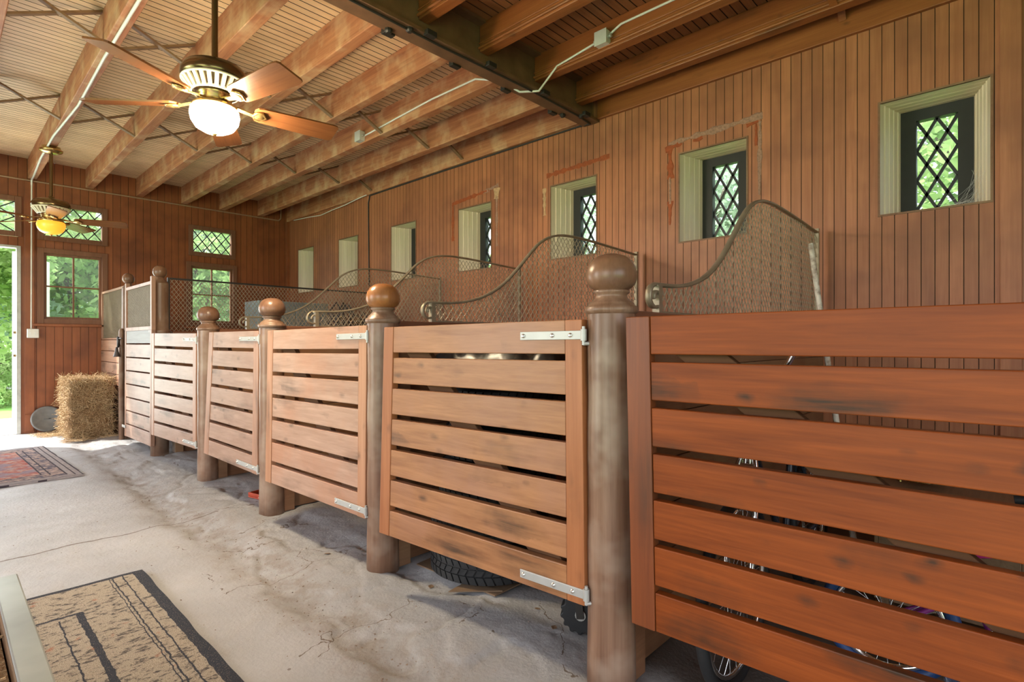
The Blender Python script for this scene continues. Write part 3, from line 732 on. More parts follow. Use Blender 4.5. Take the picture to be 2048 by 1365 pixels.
# ------------------------------------------------------------------ gates
def lerp(a, b, t): return a + (b-a)*t
class Quad:
    """maps (u along the gate, v up, d behind the front face) onto a gate that sags a little"""
    def __init__(s, tl, tr, br, bl):
        s.c = [Vector(p) for p in (tl,tr,br,bl)]
        s.n = (s.c[1]-s.c[0]).cross(s.c[3]-s.c[0]).normalized()
        if s.n.x < 0: s.n = -s.n
    def __call__(s, u, v, d=0.):
        t = lerp(s.c[0], s.c[1], u); b = lerp(s.c[3], s.c[2], u)
        return lerp(b, t, v) + s.n*d
    def box(s, mb, u0, u1, v0, v1, d0, d1):
        P = [s(u,v,d) for d in (d0,d1) for (u,v) in ((u0,v0),(u1,v0),(u1,v1),(u0,v1))]; mb.hexa(P)
def gate(q, label, mk, nb=7, th=.038, hinge=True, st=.07, gapf=.2, brace=True, hpost=None, grp='slatted stall gates', name='stall_gate'):
    W = (q.c[1]-q.c[0]).length; H = (q.c[0]-q.c[3]).length; su = st/W
    o = thing(name, label, 'gate', group=grp)
    for (a, b) in ((0,su),(1-su,1)):
        mb = MB(); q.box(mb, a, b, 0, 1, 0, th); mb.build('stile', M[mk+'v'], o, .003)
    b = 1/(nb+(nb-1)*gapf); g = b*gapf
    for i in range(nb):
        v0 = i*(b+g); mb = MB(); jit = .0015*random.uniform(-1,1)
        q.box(mb, su+.0012, 1-su-.0012, v0, v0+b, .003+jit, th-.004); mb.build('board', M[mk], o, .003)
    if brace:
        mb = MB(); wv = .12
        P = []
        for d_ in (th, th+.03):
            for (u, v) in ((su*.4, 1-wv*.2),(su*.4+.13/W,1-wv*.0),(1-su*.4,wv*.2),(1-su*.4-.13/W,wv*.0)): P.append(q(u,v,d_))
        mb.hexa(P); mb.build('diagonal_brace', M['bracew'], o, .003)
    if hinge:
        for v0 in (1-b*.45, b*.35):
            hh = .0155/H; L = .27/W
            mb = MB(); q.box(mb, 1-L, 1.0, v0-hh, v0+hh, -.006, 0)
            h = mb.build('strap_hinge', M['zinc'], o, .0015)
            for uu in (1-L*.94, 1-L*.45, 1-L*.16):
                p = q(uu, v0, -.006); e = -q.n; mb = MB()
                mb.tube([p, p+e*.004, p+e*.008], [.009,.008,.003], 10); mb.build('bolt', M['bolt'], h)
            p = q(1.0, v0, .0); dr = (q.c[1]-q.c[0]).normalized()
            pb = p + dr*.008
            mb = MB(); mb.tube([pb+Vector((0,0,-.02)), pb+Vector((0,0,.02))], .011, 12)
            mb.tube([pb+Vector((0,0,-.035)), pb+Vector((0,0,.03))], .006, 8)
            mb.tube([pb+Vector((0,0,-.03)), pb+Vector((.03,-.02,-.03)), Vector((PX-.05,(hpost if hpost is not None else pb.y-.05)+.02,pb.z-.03))], .007, 8)
            mb.build('pintle', M['zinc'], h)
    return o
XH, XLt = 1.545, 1.475
def quadpx(tl, tr, br, bl, xl=XLt, xr=XH): return Quad(at(*tl, x=xl), at(*tr, x=xr), at(*br, x=xr), at(*bl, x=xl))
gate(quadpx((768,655),(1163,639),(1169,1214),(758,1066)), 'tan slatted gate with two silver strap hinges, left of the nearest post', 'gate4', hpost=1.06)
gate(quadpx((535,662),(733,651),(730,1039),(530,963)), 'pale slatted gate between the third post and the worn orange ball post', 'gate3', hpost=2.48)
gate(quadpx((418,665),(517,662),(514,951),(407,907)), 'leaning pale slatted gate left of the third post', 'gate1', hpost=3.865)
gate(quadpx((303,667),(392,667),(391,899),(302,870)), 'pale slatted gate under the wire box stall corner post', 'gate1', hpost=5.17)
# nearest gate: runs out of the frame on the right
ta, ba = at(1251,634.5,x=1.52), at(1263,1247,x=1.52)
tb = Vector((1.55, -.42, ta.z+.004)); bb = Vector((1.55, -.42, ba.z+.012))
gate(Quad(ta, tb, bb, ba), 'orange-brown knotty slatted gate, nearest to the camera at right', 'gate5', hpost=-.50, st=.082)

def wiremesh(mb, s0, s1, top, bot, fn, pw=.042, ph=.056, w=.0035):
    """woven wire diamonds between a lower line and an upper profile; fn(s,t) maps to space"""
    H = max(top(s0+(s1-s0)*i/60) for i in range(61)) - bot
    slope = ph/pw
    for sg in (1,-1):
        k0 = int(-H/slope/pw)-2; k1 = int((s1-s0)/pw + H/slope/pw)+2
        for k in range(k0, k1):
            a = s0 + k*pw; n = max(2,int(H/.02)); run = None; prev = None
            for i in range(n+1):
                t = bot + H*i/n; s = a + sg*(t-bot)/slope
                ok = s0 <= s <= s1 and t <= top(s)
                if ok and run is None: run = (s,t)
                if run is not None and (not ok or i == n):
                    e = prev if not ok else (s,t)
                    if e and e[1]-run[1] > .015: mb.bar(fn(*run, sg), fn(*e, sg), w, w)
                    run = None
                prev = (s,t) if ok else None

# tall gate of the box stall: boards below, wire in a frame above
xg = 1.53
q0 = Quad(at(250,663,x=xg), at(303,660,x=xg), at(301,894,x=xg), at(249,872,x=xg))
g0 = gate(q0, 'tall box-stall gate with boards below and wire mesh above, beside the hay bale', 'gate1', nb=8, hinge=False, brace=False, st=.05, gapf=.1, name='wire_topped_gate')
for c_ in kids(g0):
    if c_.name.startswith('board') and abs(max(v.co.z for v in c_.data.vertices)-q0.c[0].z) < .03: c_.data.materials[0] = M['greyb']; c_['label'] = 'greyed top board'
zA, zB = at(250,663,x=xg).z, at(248,577,x=xg).z
ya, yb = at(250,663,x=xg).y, at(303,660,x=xg).y
mb = MB(); fr = .05
mb.box((xg,ya-fr,zA),(xg+.038,ya,zB+.05)); mb.box((xg,yb,zA),(xg+.038,yb+fr,zB+.05)); mb.box((xg,yb+fr,zB-.035),(xg+.038,ya-fr,zB)); mb.box((xg,yb+fr,zA),(xg+.038,ya-fr,zA+.04))
mb.build('mesh_frame', M['reveal'] if False else M['gate1v'], g0, .003)
mb = MB(); wiremesh(mb, yb+fr, ya-fr, lambda s: zB-.03, zA+.03, lambda s,t,g=0: (xg+.019+.002*g, s, t), .030, .032, .0042); mb.build('wire_mesh', M['wire'], g0)
mb = MB(); p = at(246,852,x=xg-.003); mb.box((xg-.008,p.y-.12,p.z-.015),(xg,p.y+.03,p.z+.015)); mb.build('strap_hinge', M['zinc'], g0, .002)
# slim hinge post, latch and tassel
mb = MB(); pc = at(243,870,x=xg+.02); py = pc.y+.02
mb.lathe([(0,-.02),(.03,-.02),(.03,1.33),(.024,1.345),(.02,1.36),(0,1.362)], (xg+.025,py,0), 20)
tag(mb.build('hinge_post', M['post']), 'slim round post between hay bale and the tall gate', 'post')
o = thing('gate_latch', 'dark iron latch with hanging brown tassel on the slim post', 'latch', (xg-.012,py-.06,1.22))
mb = MB(); mb.tube([(0,.05,.0),(-.01,.0,.03),(-.012,-.04,.0),(-.01,0,-.08),(0,.04,-.06)], .014, 8, True); mb.bar((-.005,-.02,.02),(-.005,-.16,.02), .012, .012); mb.build('latch_bar', M['dark_iron'], o)
mb = MB(); mb.lathe([(0,-.08),(.012,-.09),(.018,-.13),(.035,-.19),(.038,-.2),(0,-.2)], (-.02,.02,0), 14); mb.build('tassel', M['leather'], o)
# fixed panel from there to the end wall
o = thing('stall_screen', 'fixed stall front with wire mesh above boards behind the hay bale', 'panel')
yp0, yp1, zp = py+.08, YF-.01, 1.23
n = 8
for i in range(n):
    z0 = .03+i*.15; mb = MB(); mb.box((PX-.02,yp0,z0),(PX+.02,yp1,min(z0+.142,zp))); mb.build('board', M['gate3'], o, .003)
mb = MB(); mb.box((PX-.02,yp0,zp),(PX+.02,yp1,zp+.02)); mb.box((PX-.015,yp0,1.87),(PX+.015,yp1,1.90)); mb.box((PX-.02,yp1-.04,zp),(PX+.02,yp1,1.90)); mb.box((PX-.02,yp0,zp),(PX+.02,yp0+.03,1.90)); mb.build('mesh_frame', M['gate1v'], o, .003)
mb = MB(); wiremesh(mb, yp0+.03, yp1-.04, lambda s: 1.875, zp+.02, lambda s,t,g=0: (PX+.002*g, s, t), .034, .036, .0042); mb.build('wire_mesh', M['wire'], o)

# ------------------------------------------------------------------ partitions with scrolled iron tops
PROF = [(1.93,1.425),(2.09,1.428),(2.22,1.442),(2.37,1.482),(2.51,1.552),(2.61,1.628),(2.76,1.765),(2.88,1.882),(3.0,1.945),(3.12,1.978),(3.28,1.992),(3.5,1.990),(3.8,1.978),(4.1,1.964),(4.2,1.960)]
def prof(x):
    if x <= PROF[0][0]: return PROF[0][1]
    for (a, za), (b, zb) in zip(PROF, PROF[1:]):
        if a <= x <= b: t = (x-a)/(b-a); return za + (zb-za)*t
    return PROF[-1][1]
# smooth the profile with a few averaging passes
XS = [1.93+(4.2-1.93)*i/70 for i in range(71)]; ZS = [prof(x) for x in XS]
for _ in range(4): ZS = [ZS[0]]+[(ZS[i-1]+2*ZS[i]+ZS[i+1])/4 for i in range(1,70)]+[ZS[-1]]
def profs(x):
    t = max(0, min(69.999, (x-1.93)/(4.2-1.93)*70)); i = int(t); return ZS[i]+(ZS[i+1]-ZS[i])*(t-i)
def boardpart(o, y, x0=1.70):
    n = 7; h = 1.27/n
    for i in range(n):
        mb = MB(); mb.box((x0,y-.02,.01+i*h),(XW-.012,y+.02,.01+(i+1)*h-.004)); mb.build('plank', M['part'], o, .003)
    mb = MB(); mb.box((x0-.03,y-.045,1.28),(XW-.012,y+.045,1.312)); mb.build('cap_rail', M['cap'], o, .006)
    mb = MB(); mb.box((x0-.01,y-.055,.0),(x0+.07,y+.055,1.28)); mb.build('end_board', M['part'], o, .004)
def irontop(o, y):
    # flat bar along the profile, ending in a spiral scroll towards the aisle
    path = [(x, z) for x, z in zip(XS, ZS)]
    sc = []; cx, cz, r0 = 1.93, 1.425-.052, .052
    for i in range(46):
        t = i/45; a = PI/2 + t*1.30*2*PI; r_ = r0*(1-.70*t)
        k = t*.9
        sc.append((cx+.008*k + r_*math.cos(a), cz + r_*math.sin(a)))
    full = list(reversed(sc)) + path
    mb = MB(); vs, fs = [], []
    for i, (x, z) in enumerate(full):
        a = full[max(0,i-1)]; b = full[min(len(full)-1,i+1)]; L = math.dist(a,b) or 1; nx, nz = -(b[1]-a[1])/L, (b[0]-a[0])/L
        h = .0075 if i > len(sc)-2 else .0055
        w = .013
        for (dy, dn) in ((-w,-h),(w,-h),(w,h*.4),(w*.45,h),(-w*.45,h),(-w,h*.4)): vs.append((x+nx*dn, y+dy, z+nz*dn))
    n = len(full)
    for i in range(n-1):
        for k in range(6): fs.append((i*6+k,(i+1)*6+k,(i+1)*6+(k+1)%6,i*6+(k+1)%6))
    fs += [tuple(range(6)), tuple(range((n-1)*6,n*6))]
    mb.add(vs, fs, True); mb.build('scroll_rail', M['iron'], o)
    mb = MB(); mb.box((1.945,y-.015,1.312),(1.972,y+.015,1.42)); mb.box((4.195,y-.014,1.312),(4.215,y+.014,1.985)); mb.box((1.972,y-.006,1.312),(4.195,y+.006,1.322)); mb.build('end_bar', M['iron'], o)
    mb = MB(); wiremesh(mb, 1.972, 4.195, lambda x: profs(x)-.004, 1.32, lambda s,t,g=0: (s, y+.0025*g, t)); mb.build('wire_mesh', M['wire'], o)
for y, lab in ((1.06,'nearest the camera, by the nearest post'),(2.48,'behind the worn orange ball post'),(3.865,'third from the camera'),(5.17,'fourth from the camera')):
    o = thing('stall_partition', 'plank stall partition topped with scrolled iron rail and wire mesh, '+lab, 'partition', group='scroll-topped stall partitions')
    boardpart(o, y); irontop(o, y)
y = 6.66
o = thing('box_stall_partition', 'plank partition with level-topped wire mesh at the tall corner post', 'partition'); boardpart(o, y, 1.77)
mb = MB(); mb.box((1.70,y-.014,1.868),(4.22,y+.014,1.885)); mb.box((1.70,y-.014,1.312),(1.722,y+.014,1.868)); mb.box((4.20,y-.014,1.312),(4.22,y+.014,1.868)); mb.build('mesh_frame', M['dark_iron'], o)
mb = MB(); wiremesh(mb, 1.722, 4.20, lambda x: 1.866, 1.314, lambda s,t,g=0: (s, y+.0025*g, t)); mb.build('wire_mesh', M['wire'], o)

# ------------------------------------------------------------------ things in the stalls
def tyre(label, x, y, z, Rr=.31, w=.19, rnd=0.):
    o = thing('car_tyre', label, 'tyre', (x,y,z), rnd, 'stacked car tyres')
    mb = MB(); h = w
    mb.lathe([(Rr*.62,.02),(Rr*.66,.004),(Rr*.80,0),(Rr*.93,.012),(Rr*.975,.032),(Rr*.985,h/2),(Rr*.975,h-.032),(Rr*.93,h-.012),(Rr*.80,h),(Rr*.66,h-.004),(Rr*.62,h-.02),(Rr*.62,.02)], n=56); mb.build('carcass', M['tire'], o)
    mb = MB(); N = 46
    for row, (za, zb) in enumerate(((.022,.058),(.064,.092),(.098,.126),(.132,.168))):
        for k in range(N):
            a = 2*PI*(k+.5*(row%2))/N; da = 2*PI/N*.40; sk = .05*(1 if row%2 else -1)
            P = []
            for rr in (Rr*.97, Rr*1.0):
                for (aa, zz) in ((a-da,za),(a+da,za),(a+da+sk,zb),(a-da+sk,zb)): P.append((rr*math.cos(aa),rr*math.sin(aa),zz))
            mb.hexa(P)
    mb.build('tread', M['tire'], o)
    return o
cb = [(1.76,2.36),(2.3,2.42),(2.34,1.80),(1.79,1.80)]
mb = MB(); mb.add([(x,y,.012) for x,y in cb]+[(x,y,.018) for x,y in cb], [(0,1,2,3),(4,5,6,7),(0,1,5,4),(1,2,6,5),(2,3,7,6),(3,0,4,7)])
tag(mb.build('cardboard_sheet', M['card']), 'brown cardboard sheet under the bottom tyre', 'cardboard')
mb = MB(); c2 = [(1.66,1.98),(1.80,2.0),(1.84,1.80)]
mb.add([(x,y,.019) for x,y in c2]+[(x,y,.024) for x,y in c2], [(0,1,2),(3,4,5),(0,1,4,3),(1,2,5,4),(2,0,3,5)])
tag(mb.build('cardboard_scrap', M['card']), 'pointed cardboard scrap sticking out in front of the bottom tyre', 'cardboard')
pos = [('bottom',2.02,2.07,.02),('second',2.03,2.08,.212),('third',2.06,2.05,.404),('fourth',2.09,2.03,.596),('top',2.10,2.02,.788)]
t0 = None
for i, (nm, x, y, z) in enumerate(pos):
    lab = nm + ' tyre of the stack behind the tan gate'
    if t0 is None: t0 = tyre(lab, x, y, z)
    else:
        t = dup(t0); t.location = (x,y,z); t.rotation_euler = (0,0,i*.7); t['label'] = lab
# crumpled black plastic over the tyres
mb = MB(); nx, ny = 36, 36; vs = []
for i in range(nx+1):
    for j in range(ny+1):
        u, v = i/nx*2-1, j/ny*2-1; x, y = 2.14+u*.42, 1.86+v*.52
        r_ = max(abs(u), abs(v)); vv = Vector((x*5,y*5,0))
        z = 1.14 + .09*abs(noise.noise(vv)) + .035*noise.noise(vv*3) - .16*max(0,r_-.72)/.28
        vs.append((x,y,max(z,1.0) if r_ < .72 else z))
fs = [(i*(ny+1)+j,(i+1)*(ny+1)+j,(i+1)*(ny+1)+j+1,i*(ny+1)+j+1) for i in range(nx) for j in range(ny)]
mb.add(vs, fs, True); o = mb.build('plastic_sheet', M['plastic']); sm = o.modifiers.new('thick','SOLIDIFY'); sm.thickness = .004
tag(o, 'crumpled shiny black plastic sheet over the tyres behind the tan gate', 'sheet')
# small knobbly wheel by the nearest post
o = thing('caster_wheel', 'dark knobbly little wheel on the floor left of the nearest post', 'wheel', (1.83,1.335,.088), R(120))
mb = MB(); n = 14; ring = []
for k in range(n*4):
    a = 2*PI*k/(n*4); r_ = .075 + .010*(1 if (k//2)%2 else 0)
    ring.append((r_*math.cos(a), r_*math.sin(a)))
m = len(ring)
mb.add([(a,-.03,b) for a,b in ring]+[(a,.03,b) for a,b in ring], [tuple(range(m)), tuple(range(m,2*m))]+[(i,(i+1)%m,m+(i+1)%m,m+i) for i in range(m)]); mb.build('tyre', M['tire'], o, .004)
mb = MB(); mb.tube([(0,-.04,0),(0,.04,0)], .022, 14); mb.build('hub', M['zinc'], o)
mb = MB(); mb.bar((0,-.045,-.01),(.02,-.045,.20), .03, .006, (0,1,0)); mb.bar((0,.045,-.01),(.02,.045,.20), .03, .006, (0,1,0)); mb.box((-.0,-.048,.195),(.04,.048,.203)); mb.build('fork', M['dark_iron'], o)
# red tray under the leaning gate
o = thing('plastic_tray', 'flat red tray on the floor under the leaning gate', 'tray', (1.86,4.12,.01), R(12))
mb = MB(); mb.box((-.17,-.25,0),(.17,.25,.012)); mb.box((-.17,-.25,.012),(-.155,.25,.04)); mb.box((.155,-.25,.012),(.17,.25,.04)); mb.box((-.155,-.25,.012),(.155,-.235,.04)); mb.box((-.155,.235,.012),(.155,.25,.04)); mb.build('tray_body', M['redp'], o, .006)
mb = MB(); mb.tube([(-.17,.0-.06,.03),(-.21,-.05,.035),(-.21,.05,.035),(-.17,.06,.03)], .008, 8); mb.build('handle', M['redp'], o)
# bicycles in the nearest stall
def wheel(o, c, Rw, tm, ax='y', name='wheel'):
    mb = MB(); mb.torus(c, Rw-.02, .02, ax, 48, 10); w = mb.build(name, tm, o)
    mb = MB(); mb.torus(c, Rw-.048, .011, ax, 40, 8); mb.build('rim', M['chrome'], w)
    mb = MB(); e = {'y':Vector((0,1,0)),'x':Vector((1,0,0))}[ax]; C_ = Vector(c)
    for k in range(28):
        a = 2*PI*k/28; u = Vector((math.cos(a),0,math.sin(a))) if ax == 'y' else Vector((0,math.cos(a),math.sin(a)))
        b = a + (.5 if k%2 else -.5); v = Vector((math.cos(b),0,math.sin(b))) if ax == 'y' else Vector((0,math.cos(b),math.sin(b)))
        mb.tube([C_+v*.02+e*(.028 if k%4<2 else -.028), C_+u*(Rw-.052)], .0013, 4, cap=False)
    mb.tube([C_-e*.04, C_+e*.04], .018, 12); mb.build('spokes', M['spoke'], w)
def bicycle(label, loc, rz, Rw, bar, seat, fm, tm, sm, L=1.0):
    """front wheel at x=0, rear wheel at x=L"""
    o = thing('bicycle', label, 'bicycle', loc, rz)
    wheel(o, (0,0,Rw), Rw, tm, 'y', 'front_wheel'); wheel(o, (L,0,Rw), Rw, tm, 'y', 'rear_wheel')
    hd = (L*.13,0,bar*.66); bb = (L*.58,0,Rw*.9); st = (L*.70,0,seat-.10)
    mb = MB()
    for p, q in ((hd,bb),((L*.15,0,bar*.60+.03),(L*.69,0,seat-.16)),(bb,st)): mb.tube([p,q], .015, 10)
    for s_ in (-1,1): mb.tube([bb,(L,s_*.045,Rw)], .009, 8); mb.tube([(L*.69,0,seat-.16),(L,s_*.045,Rw)], .009, 8)
    mb.build('frame', fm, o)
    mb = MB()
    for s_ in (-1,1): mb.tube([(0,s_*.045,Rw),(L*.08,s_*.045,Rw*2+.03),(hd[0]-.01,s_*.02,hd[2]-.06)], .010, 8)
    mb.tube([(hd[0]-.02,0,hd[2]-.1),(hd[0]+.015,0,hd[2]+.12)], .018, 10); mb.build('fork', M['chrome'], o)
    mb = MB(); h2 = (hd[0]+.015,0,hd[2]+.12)
    mb.tube([h2,(h2[0]+.0,0,h2[2]+.04)], .013, 8)
    for s_ in (-1,1): mb.tube([(h2[0],0,h2[2]+.04),(h2[0]-.02,s_*.10,h2[2]+.08),(h2[0]-.02,s_*.22,bar),(h2[0]+.10,s_*.27,bar-.01),(h2[0]+.17,s_*.28,bar-.02)], .011, 8)
    hb = mb.build('handlebar', M['chrome'], o)
    for s_ in (-1,1):
        mb = MB(); mb.tube([(h2[0]+.13,s_*.275,bar-.015),(h2[0]+.23,s_*.285,bar-.03)], .016, 10); mb.build('grip', M['tire'], hb)
    mb = MB(); mb.tube([st,(L*.72,0,seat-.03)], .012, 8)
    mb.build('seat_tube', M['chrome'], o)
    mb = MB(); mb.lathe([(0,-.03),(.05,-.028),(.085,-.012),(.09,.004),(.06,.02),(0,.024)], n=20); mb.xf(Matrix.Translation((L*.74,0,seat)) @ Matrix.Diagonal((1.5,.9,1,1))); mb.build('saddle', sm, o)
    mb = MB(); mb.torus((bb[0],.04,bb[2]), .085, .004, 'y', 30, 6); mb.tube([(bb[0],-.05,bb[2]),(bb[0],.05,bb[2])], .01, 8)
    mb.tube([(bb[0],.05,bb[2]),(bb[0]+.12,.05,bb[2]-.09)], .008, 8); mb.tube([(bb[0],-.05,bb[2]),(bb[0]-.12,-.05,bb[2]+.09)], .008, 8)
    mb.box((bb[0]+.09,.055,bb[2]-.105),(bb[0]+.15,.14,bb[2]-.085)); mb.box((bb[0]-.15,-.14,bb[2]+.085),(bb[0]-.09,-.055,bb[2]+.105)); mb.build('crankset', M['spoke'], o)
    mb = MB(); mb.tube([(bb[0]+.08,.05,bb[2]-.02),(bb[0]+.14,.17,.012)], .009, 8); mb.build('kickstand', M['zinc'], o)
    return o
bicycle('black bicycle with chrome handlebar behind the nearest gate', (1.93,.74,.0), R(2), .33, 1.295, .95, M['bikeframe'], M['tire'], M['tire'], 1.02)
bicycle('small violet bicycle with blue tyres and magenta saddle behind the nearest gate', (2.45,-.35,.0), R(100), .21, .66, .52, M['kidframe'], M['bluet'], M['magenta'], .72)
o = thing('wooden_crate', 'dark wooden crate at the back of the nearest stall', 'crate', (3.2,.25,0))
mb = MB(); mb.box((-.3,-.25,0),(.3,.25,.03)); 
for z in (.03,.2,.37):
    mb.box((-.3,-.25,z+.02),(.3,-.235,z+.15)); mb.box((-.3,.235,z+.02),(.3,.25,z+.15)); mb.box((-.3,-.235,z+.02),(-.285,.235,z+.15)); mb.box((.285,-.235,z+.02),(.3,.235,z+.15))
mb.build('slats', M['crate'], o, .003)
for sx in (-1,1):
    for sy in (-1,1):
        mb = MB(); mb.box((sx*.265-.018,sy*.215-.018,.03),(sx*.265+.018,sy*.215+.018,.54)); mb.build('corner_post', M['crate'], o)
mb = MB(); mb.box((-.3,-.25,.54),(.3,.25,.56)); mb.build('lid', M['crate'], o, .003)
mb = MB()
P = []
for i in range(160): a = i*.45; P.append((3.02+.055*math.cos(a)*(1+.2*math.sin(i*.05)), .28+.055*math.sin(a)+.0006*i, .565+.05+.04*math.sin(i*.11)))
mb.tube(P, .004, 5); tag(mb.build('wire_coil', M['brass']), 'small brass-coloured wire coil on the dark crate in the nearest stall', 'coil')
# pole leaning on the long wall
pa, pb = at(1621,488,x=3.76), at(1657,735,x=3.62)
dv = (pb-pa).normalized(); k = (pa.z-.0)/(-dv.z)
mb = MB(); mb.tube([pa, pa+dv*k*.5, pa+dv*k], .016, 12); tag(mb.build('wooden_pole', M['polew']), 'peeling white pole leaning beside the nearest wire partition', 'pole')
# grey cabinet in the box stall
o = thing('metal_cabinet', 'grey metal cabinet behind the level wire mesh', 'cabinet', (2.99,7.5,0))
mb = MB(); mb.box((0,0,0),(1.0,.5,1.76)); mb.build('body', M['grey'], o, .008)
for k in (0,1):
    mb = MB(); mb.box((.02+k*.485,-.018,.08),(.495+k*.485,0,1.70)); dd = mb.build('cabinet_door', M['grey'], o, .004)
    mb = MB(); mb.tube([(.45+k*.1,-.03,.95),(.45+k*.1,-.03,1.07)], .008, 8); mb.tube([(.45+k*.1,-.03,.95),(.45+k*.1,-.015,.95)], .006, 8); mb.tube([(.45+k*.1,-.03,1.07),(.45+k*.1,-.015,1.07)], .006, 8); mb.build('handle', M['zinc'], dd)
# tack heap on a rack in the stall before it
o = thing('tack_rack', 'dark wooden rack in the stall in front of the grey cabinet', 'rack', (3.55,6.05,0))
mb = MB(); mb.box((-.42,-.2,1.33),(.42,.2,1.36)); mb.build('rack_top', M['crate'], o, .003)
for sx in (-.38,.38):
    for sy in (-.16,.16):
        mb = MB(); mb.box((sx-.025,sy-.025,0),(sx+.025,sy+.025,1.33)); mb.build('leg', M['crate'], o)
mb = MB(); random.seed(5)
for k in range(26):
    cx_, cy_ = 3.55+random.uniform(-.32,.32), 6.05+random.uniform(-.13,.13); hgt = random.uniform(.05,.20) + (.12 if abs(cx_-3.42) < .08 else 0); w = random.uniform(.05,.11)
    P = [(cx_-w,cy_,1.372),(cx_-w*.8,cy_+.02,1.372+hgt*.6),(cx_,cy_+random.uniform(-.04,.04),1.372+hgt),(cx_+w*.8,cy_-.02,1.372+hgt*.55),(cx_+w,cy_,1.372)]
    Q = []
    for p, q in zip(P,P[1:]):
        for i in range(4): Q.append(Vector(p).lerp(Vector(q), i/4))
    Q.append(Vector(P[-1])); mb.tube(Q, .011, 6)
h = tag(mb.build('harness_straps', M['leather']), 'heap of dark leather harness straps on the rack', 'harness')
for k in range(6):
    mb = MB(); mb.torus((3.55+random.uniform(-.3,.3),5.92+random.uniform(-.03,.03),1.42+random.uniform(0,.08)), .03, .005, 'y', 16, 6); mb.build('ring', M['brass'], h)

# ------------------------------------------------------------------ hay bale, lid, scrap metal
random.seed(11)
bx0, bx1, by0, by1, bz = 1.11, 1.56, 8.42, 9.10, .745
o = thing('hay_bale', 'square hay bale standing by the end wall under the window', 'hay bale', ((bx0+bx1)/2,(by0+by1)/2,0))
mb = MB(); hx, hy = (bx1-bx0)/2, (by1-by0)/2
bm = bmesh.new(); bmesh.ops.create_cube(bm, size=1.); bmesh.ops.subdivide_edges(bm, edges=bm.edges[:], cuts=22, use_grid_fill=True)
for v in bm.verts:
    p = v.co.copy(); x, y, z = p.x*2, p.y*2, p.z*2
    kx = 1-.12*max(0,abs(z)-.75)/.25*abs(x) - .10*max(0,abs(y)-.7)/.3; ky = 1-.10*max(0,abs(z)-.75)/.25*abs(y) - .08*max(0,abs(x)-.7)/.3; kz = 1-.05*max(0,abs(x)-.7)/.3-.05*max(0,abs(y)-.7)/.3
    seam = 1-.07*math.exp(-((z+.02)/.09)**2)
    v.co = Vector((x*kx*hx*seam, y*ky*hy*seam, (z*kz*.5+.5)*bz))
    w = v.co*1.0; nn = noise.noise(w*11)*.018 + noise.noise(w*35)*.010
    dr = Vector((x,y,z*.6)); dr.normalize(); v.co += dr*nn
    if v.co.z < .012: v.co.z = .004
me = bpy.data.meshes.new('bale_core'); bm.to_mesh(me); bm.free(); me.materials.append(M['strawd'])
c = bpy.data.objects.new('bale_core', me); COL.objects.link(c); c.parent = o
mb = MB()
for k in range(4200):
    f_ = random.random()
    if f_ < .36: p = Vector((-hx, random.uniform(-hy,hy), random.uniform(.02,bz)))
    elif f_ < .70: p = Vector((random.uniform(-hx,hx), -hy, random.uniform(.02,bz)))
    elif f_ < .86: p = Vector((random.uniform(-hx,hx), random.uniform(-hy,hy), bz))
    elif f_ < .93: p = Vector((hx, random.uniform(-hy,hy), random.uniform(.02,bz)))
    else: p = Vector((random.uniform(-hx,hx), hy, random.uniform(.02,bz)))
    sh = 1-.07*math.exp(-(((p.z/bz-.5)*2+.02)/.09)**2); p.x *= sh*.985; p.y *= sh*.985
    nrm = Vector((p.x/hx if abs(abs(p.x)-hx)<.04 else 0, p.y/hy if abs(abs(p.y)-hy)<.05 else 0, 1 if p.z > bz-.01 else 0))
    dr = Vector((random.gauss(0,1),random.gauss(0,1),random.gauss(0,.8))); dr = (dr - nrm*dr.dot(nrm)*.75).normalized(); dr = (dr + nrm*random.uniform(0,.55)).normalized()
    L = random.uniform(.04,.15)
    if random.random() < .06: dr = (dr+nrm*1.0).normalized(); L *= 1.2
    a = p - dr*L*.3; b = p + dr*L*.7 + Vector((0,0,-L*.1)); b.z = max(b.z,.006); a.z = max(a.z,.006)
    mb.tube([a, (a+b)/2+Vector((random.uniform(-.004,.004),random.uniform(-.004,.004),.003)), b], .0023, 3, cap=False)
s_ = mb.build('loose_straw', M['straw'], o); s_['kind'] = 'stuff'
# scattered straw by the bale
mb = MB()
for k in range(420):
    x, y = random.gauss(1.03,.10), random.gauss(9.12,.12)
    if k % 3 == 0: x, y = random.uniform(1.05,1.6), random.uniform(8.25,8.45)
    if y > YF-.05: continue
    a = random.uniform(0,PI); L = random.uniform(.02,.07); z = random.uniform(.006,.02); z0 = max(0,fz(x,y))
    mb.tube([(x-math.cos(a)*L,y-math.sin(a)*L,z0+z),(x+math.cos(a)*L,y+math.sin(a)*L,z0+z*random.uniform(.4,1.6))], .002, 3, cap=False)
tag(mb.build('straw_litter', M['straw']), 'loose straw scattered on the floor around the bale', 'straw', kind='stuff')
o = thing('metal_disc', 'round grey metal lid leaning on the end wall left of the bale', 'lid', (1.02,YF-.07,.178))
mb = MB(); mb.lathe([(0,.012),(.14,.012),(.152,.02),(.165,.018),(.17,.008),(.165,0),(0,0)], n=36); mb.xf(Matrix.Rotation(R(80),4,'X')); mb.build('disc', M['lid'], o)
mb = MB(); mb.tube([(-.03,-.0,.012),(-.03,0,.035),(.03,0,.035),(.03,0,.012)], .005, 8); mb.xf(Matrix.Rotation(R(80),4,'X')); mb.build('handle', M['lid'], o)
p = at(207,866,z=.01)
o = thing('metal_offcut', 'bent silver sheet metal piece at the foot of the bale', 'scrap metal', (p.x,p.y,.004), R(-20))
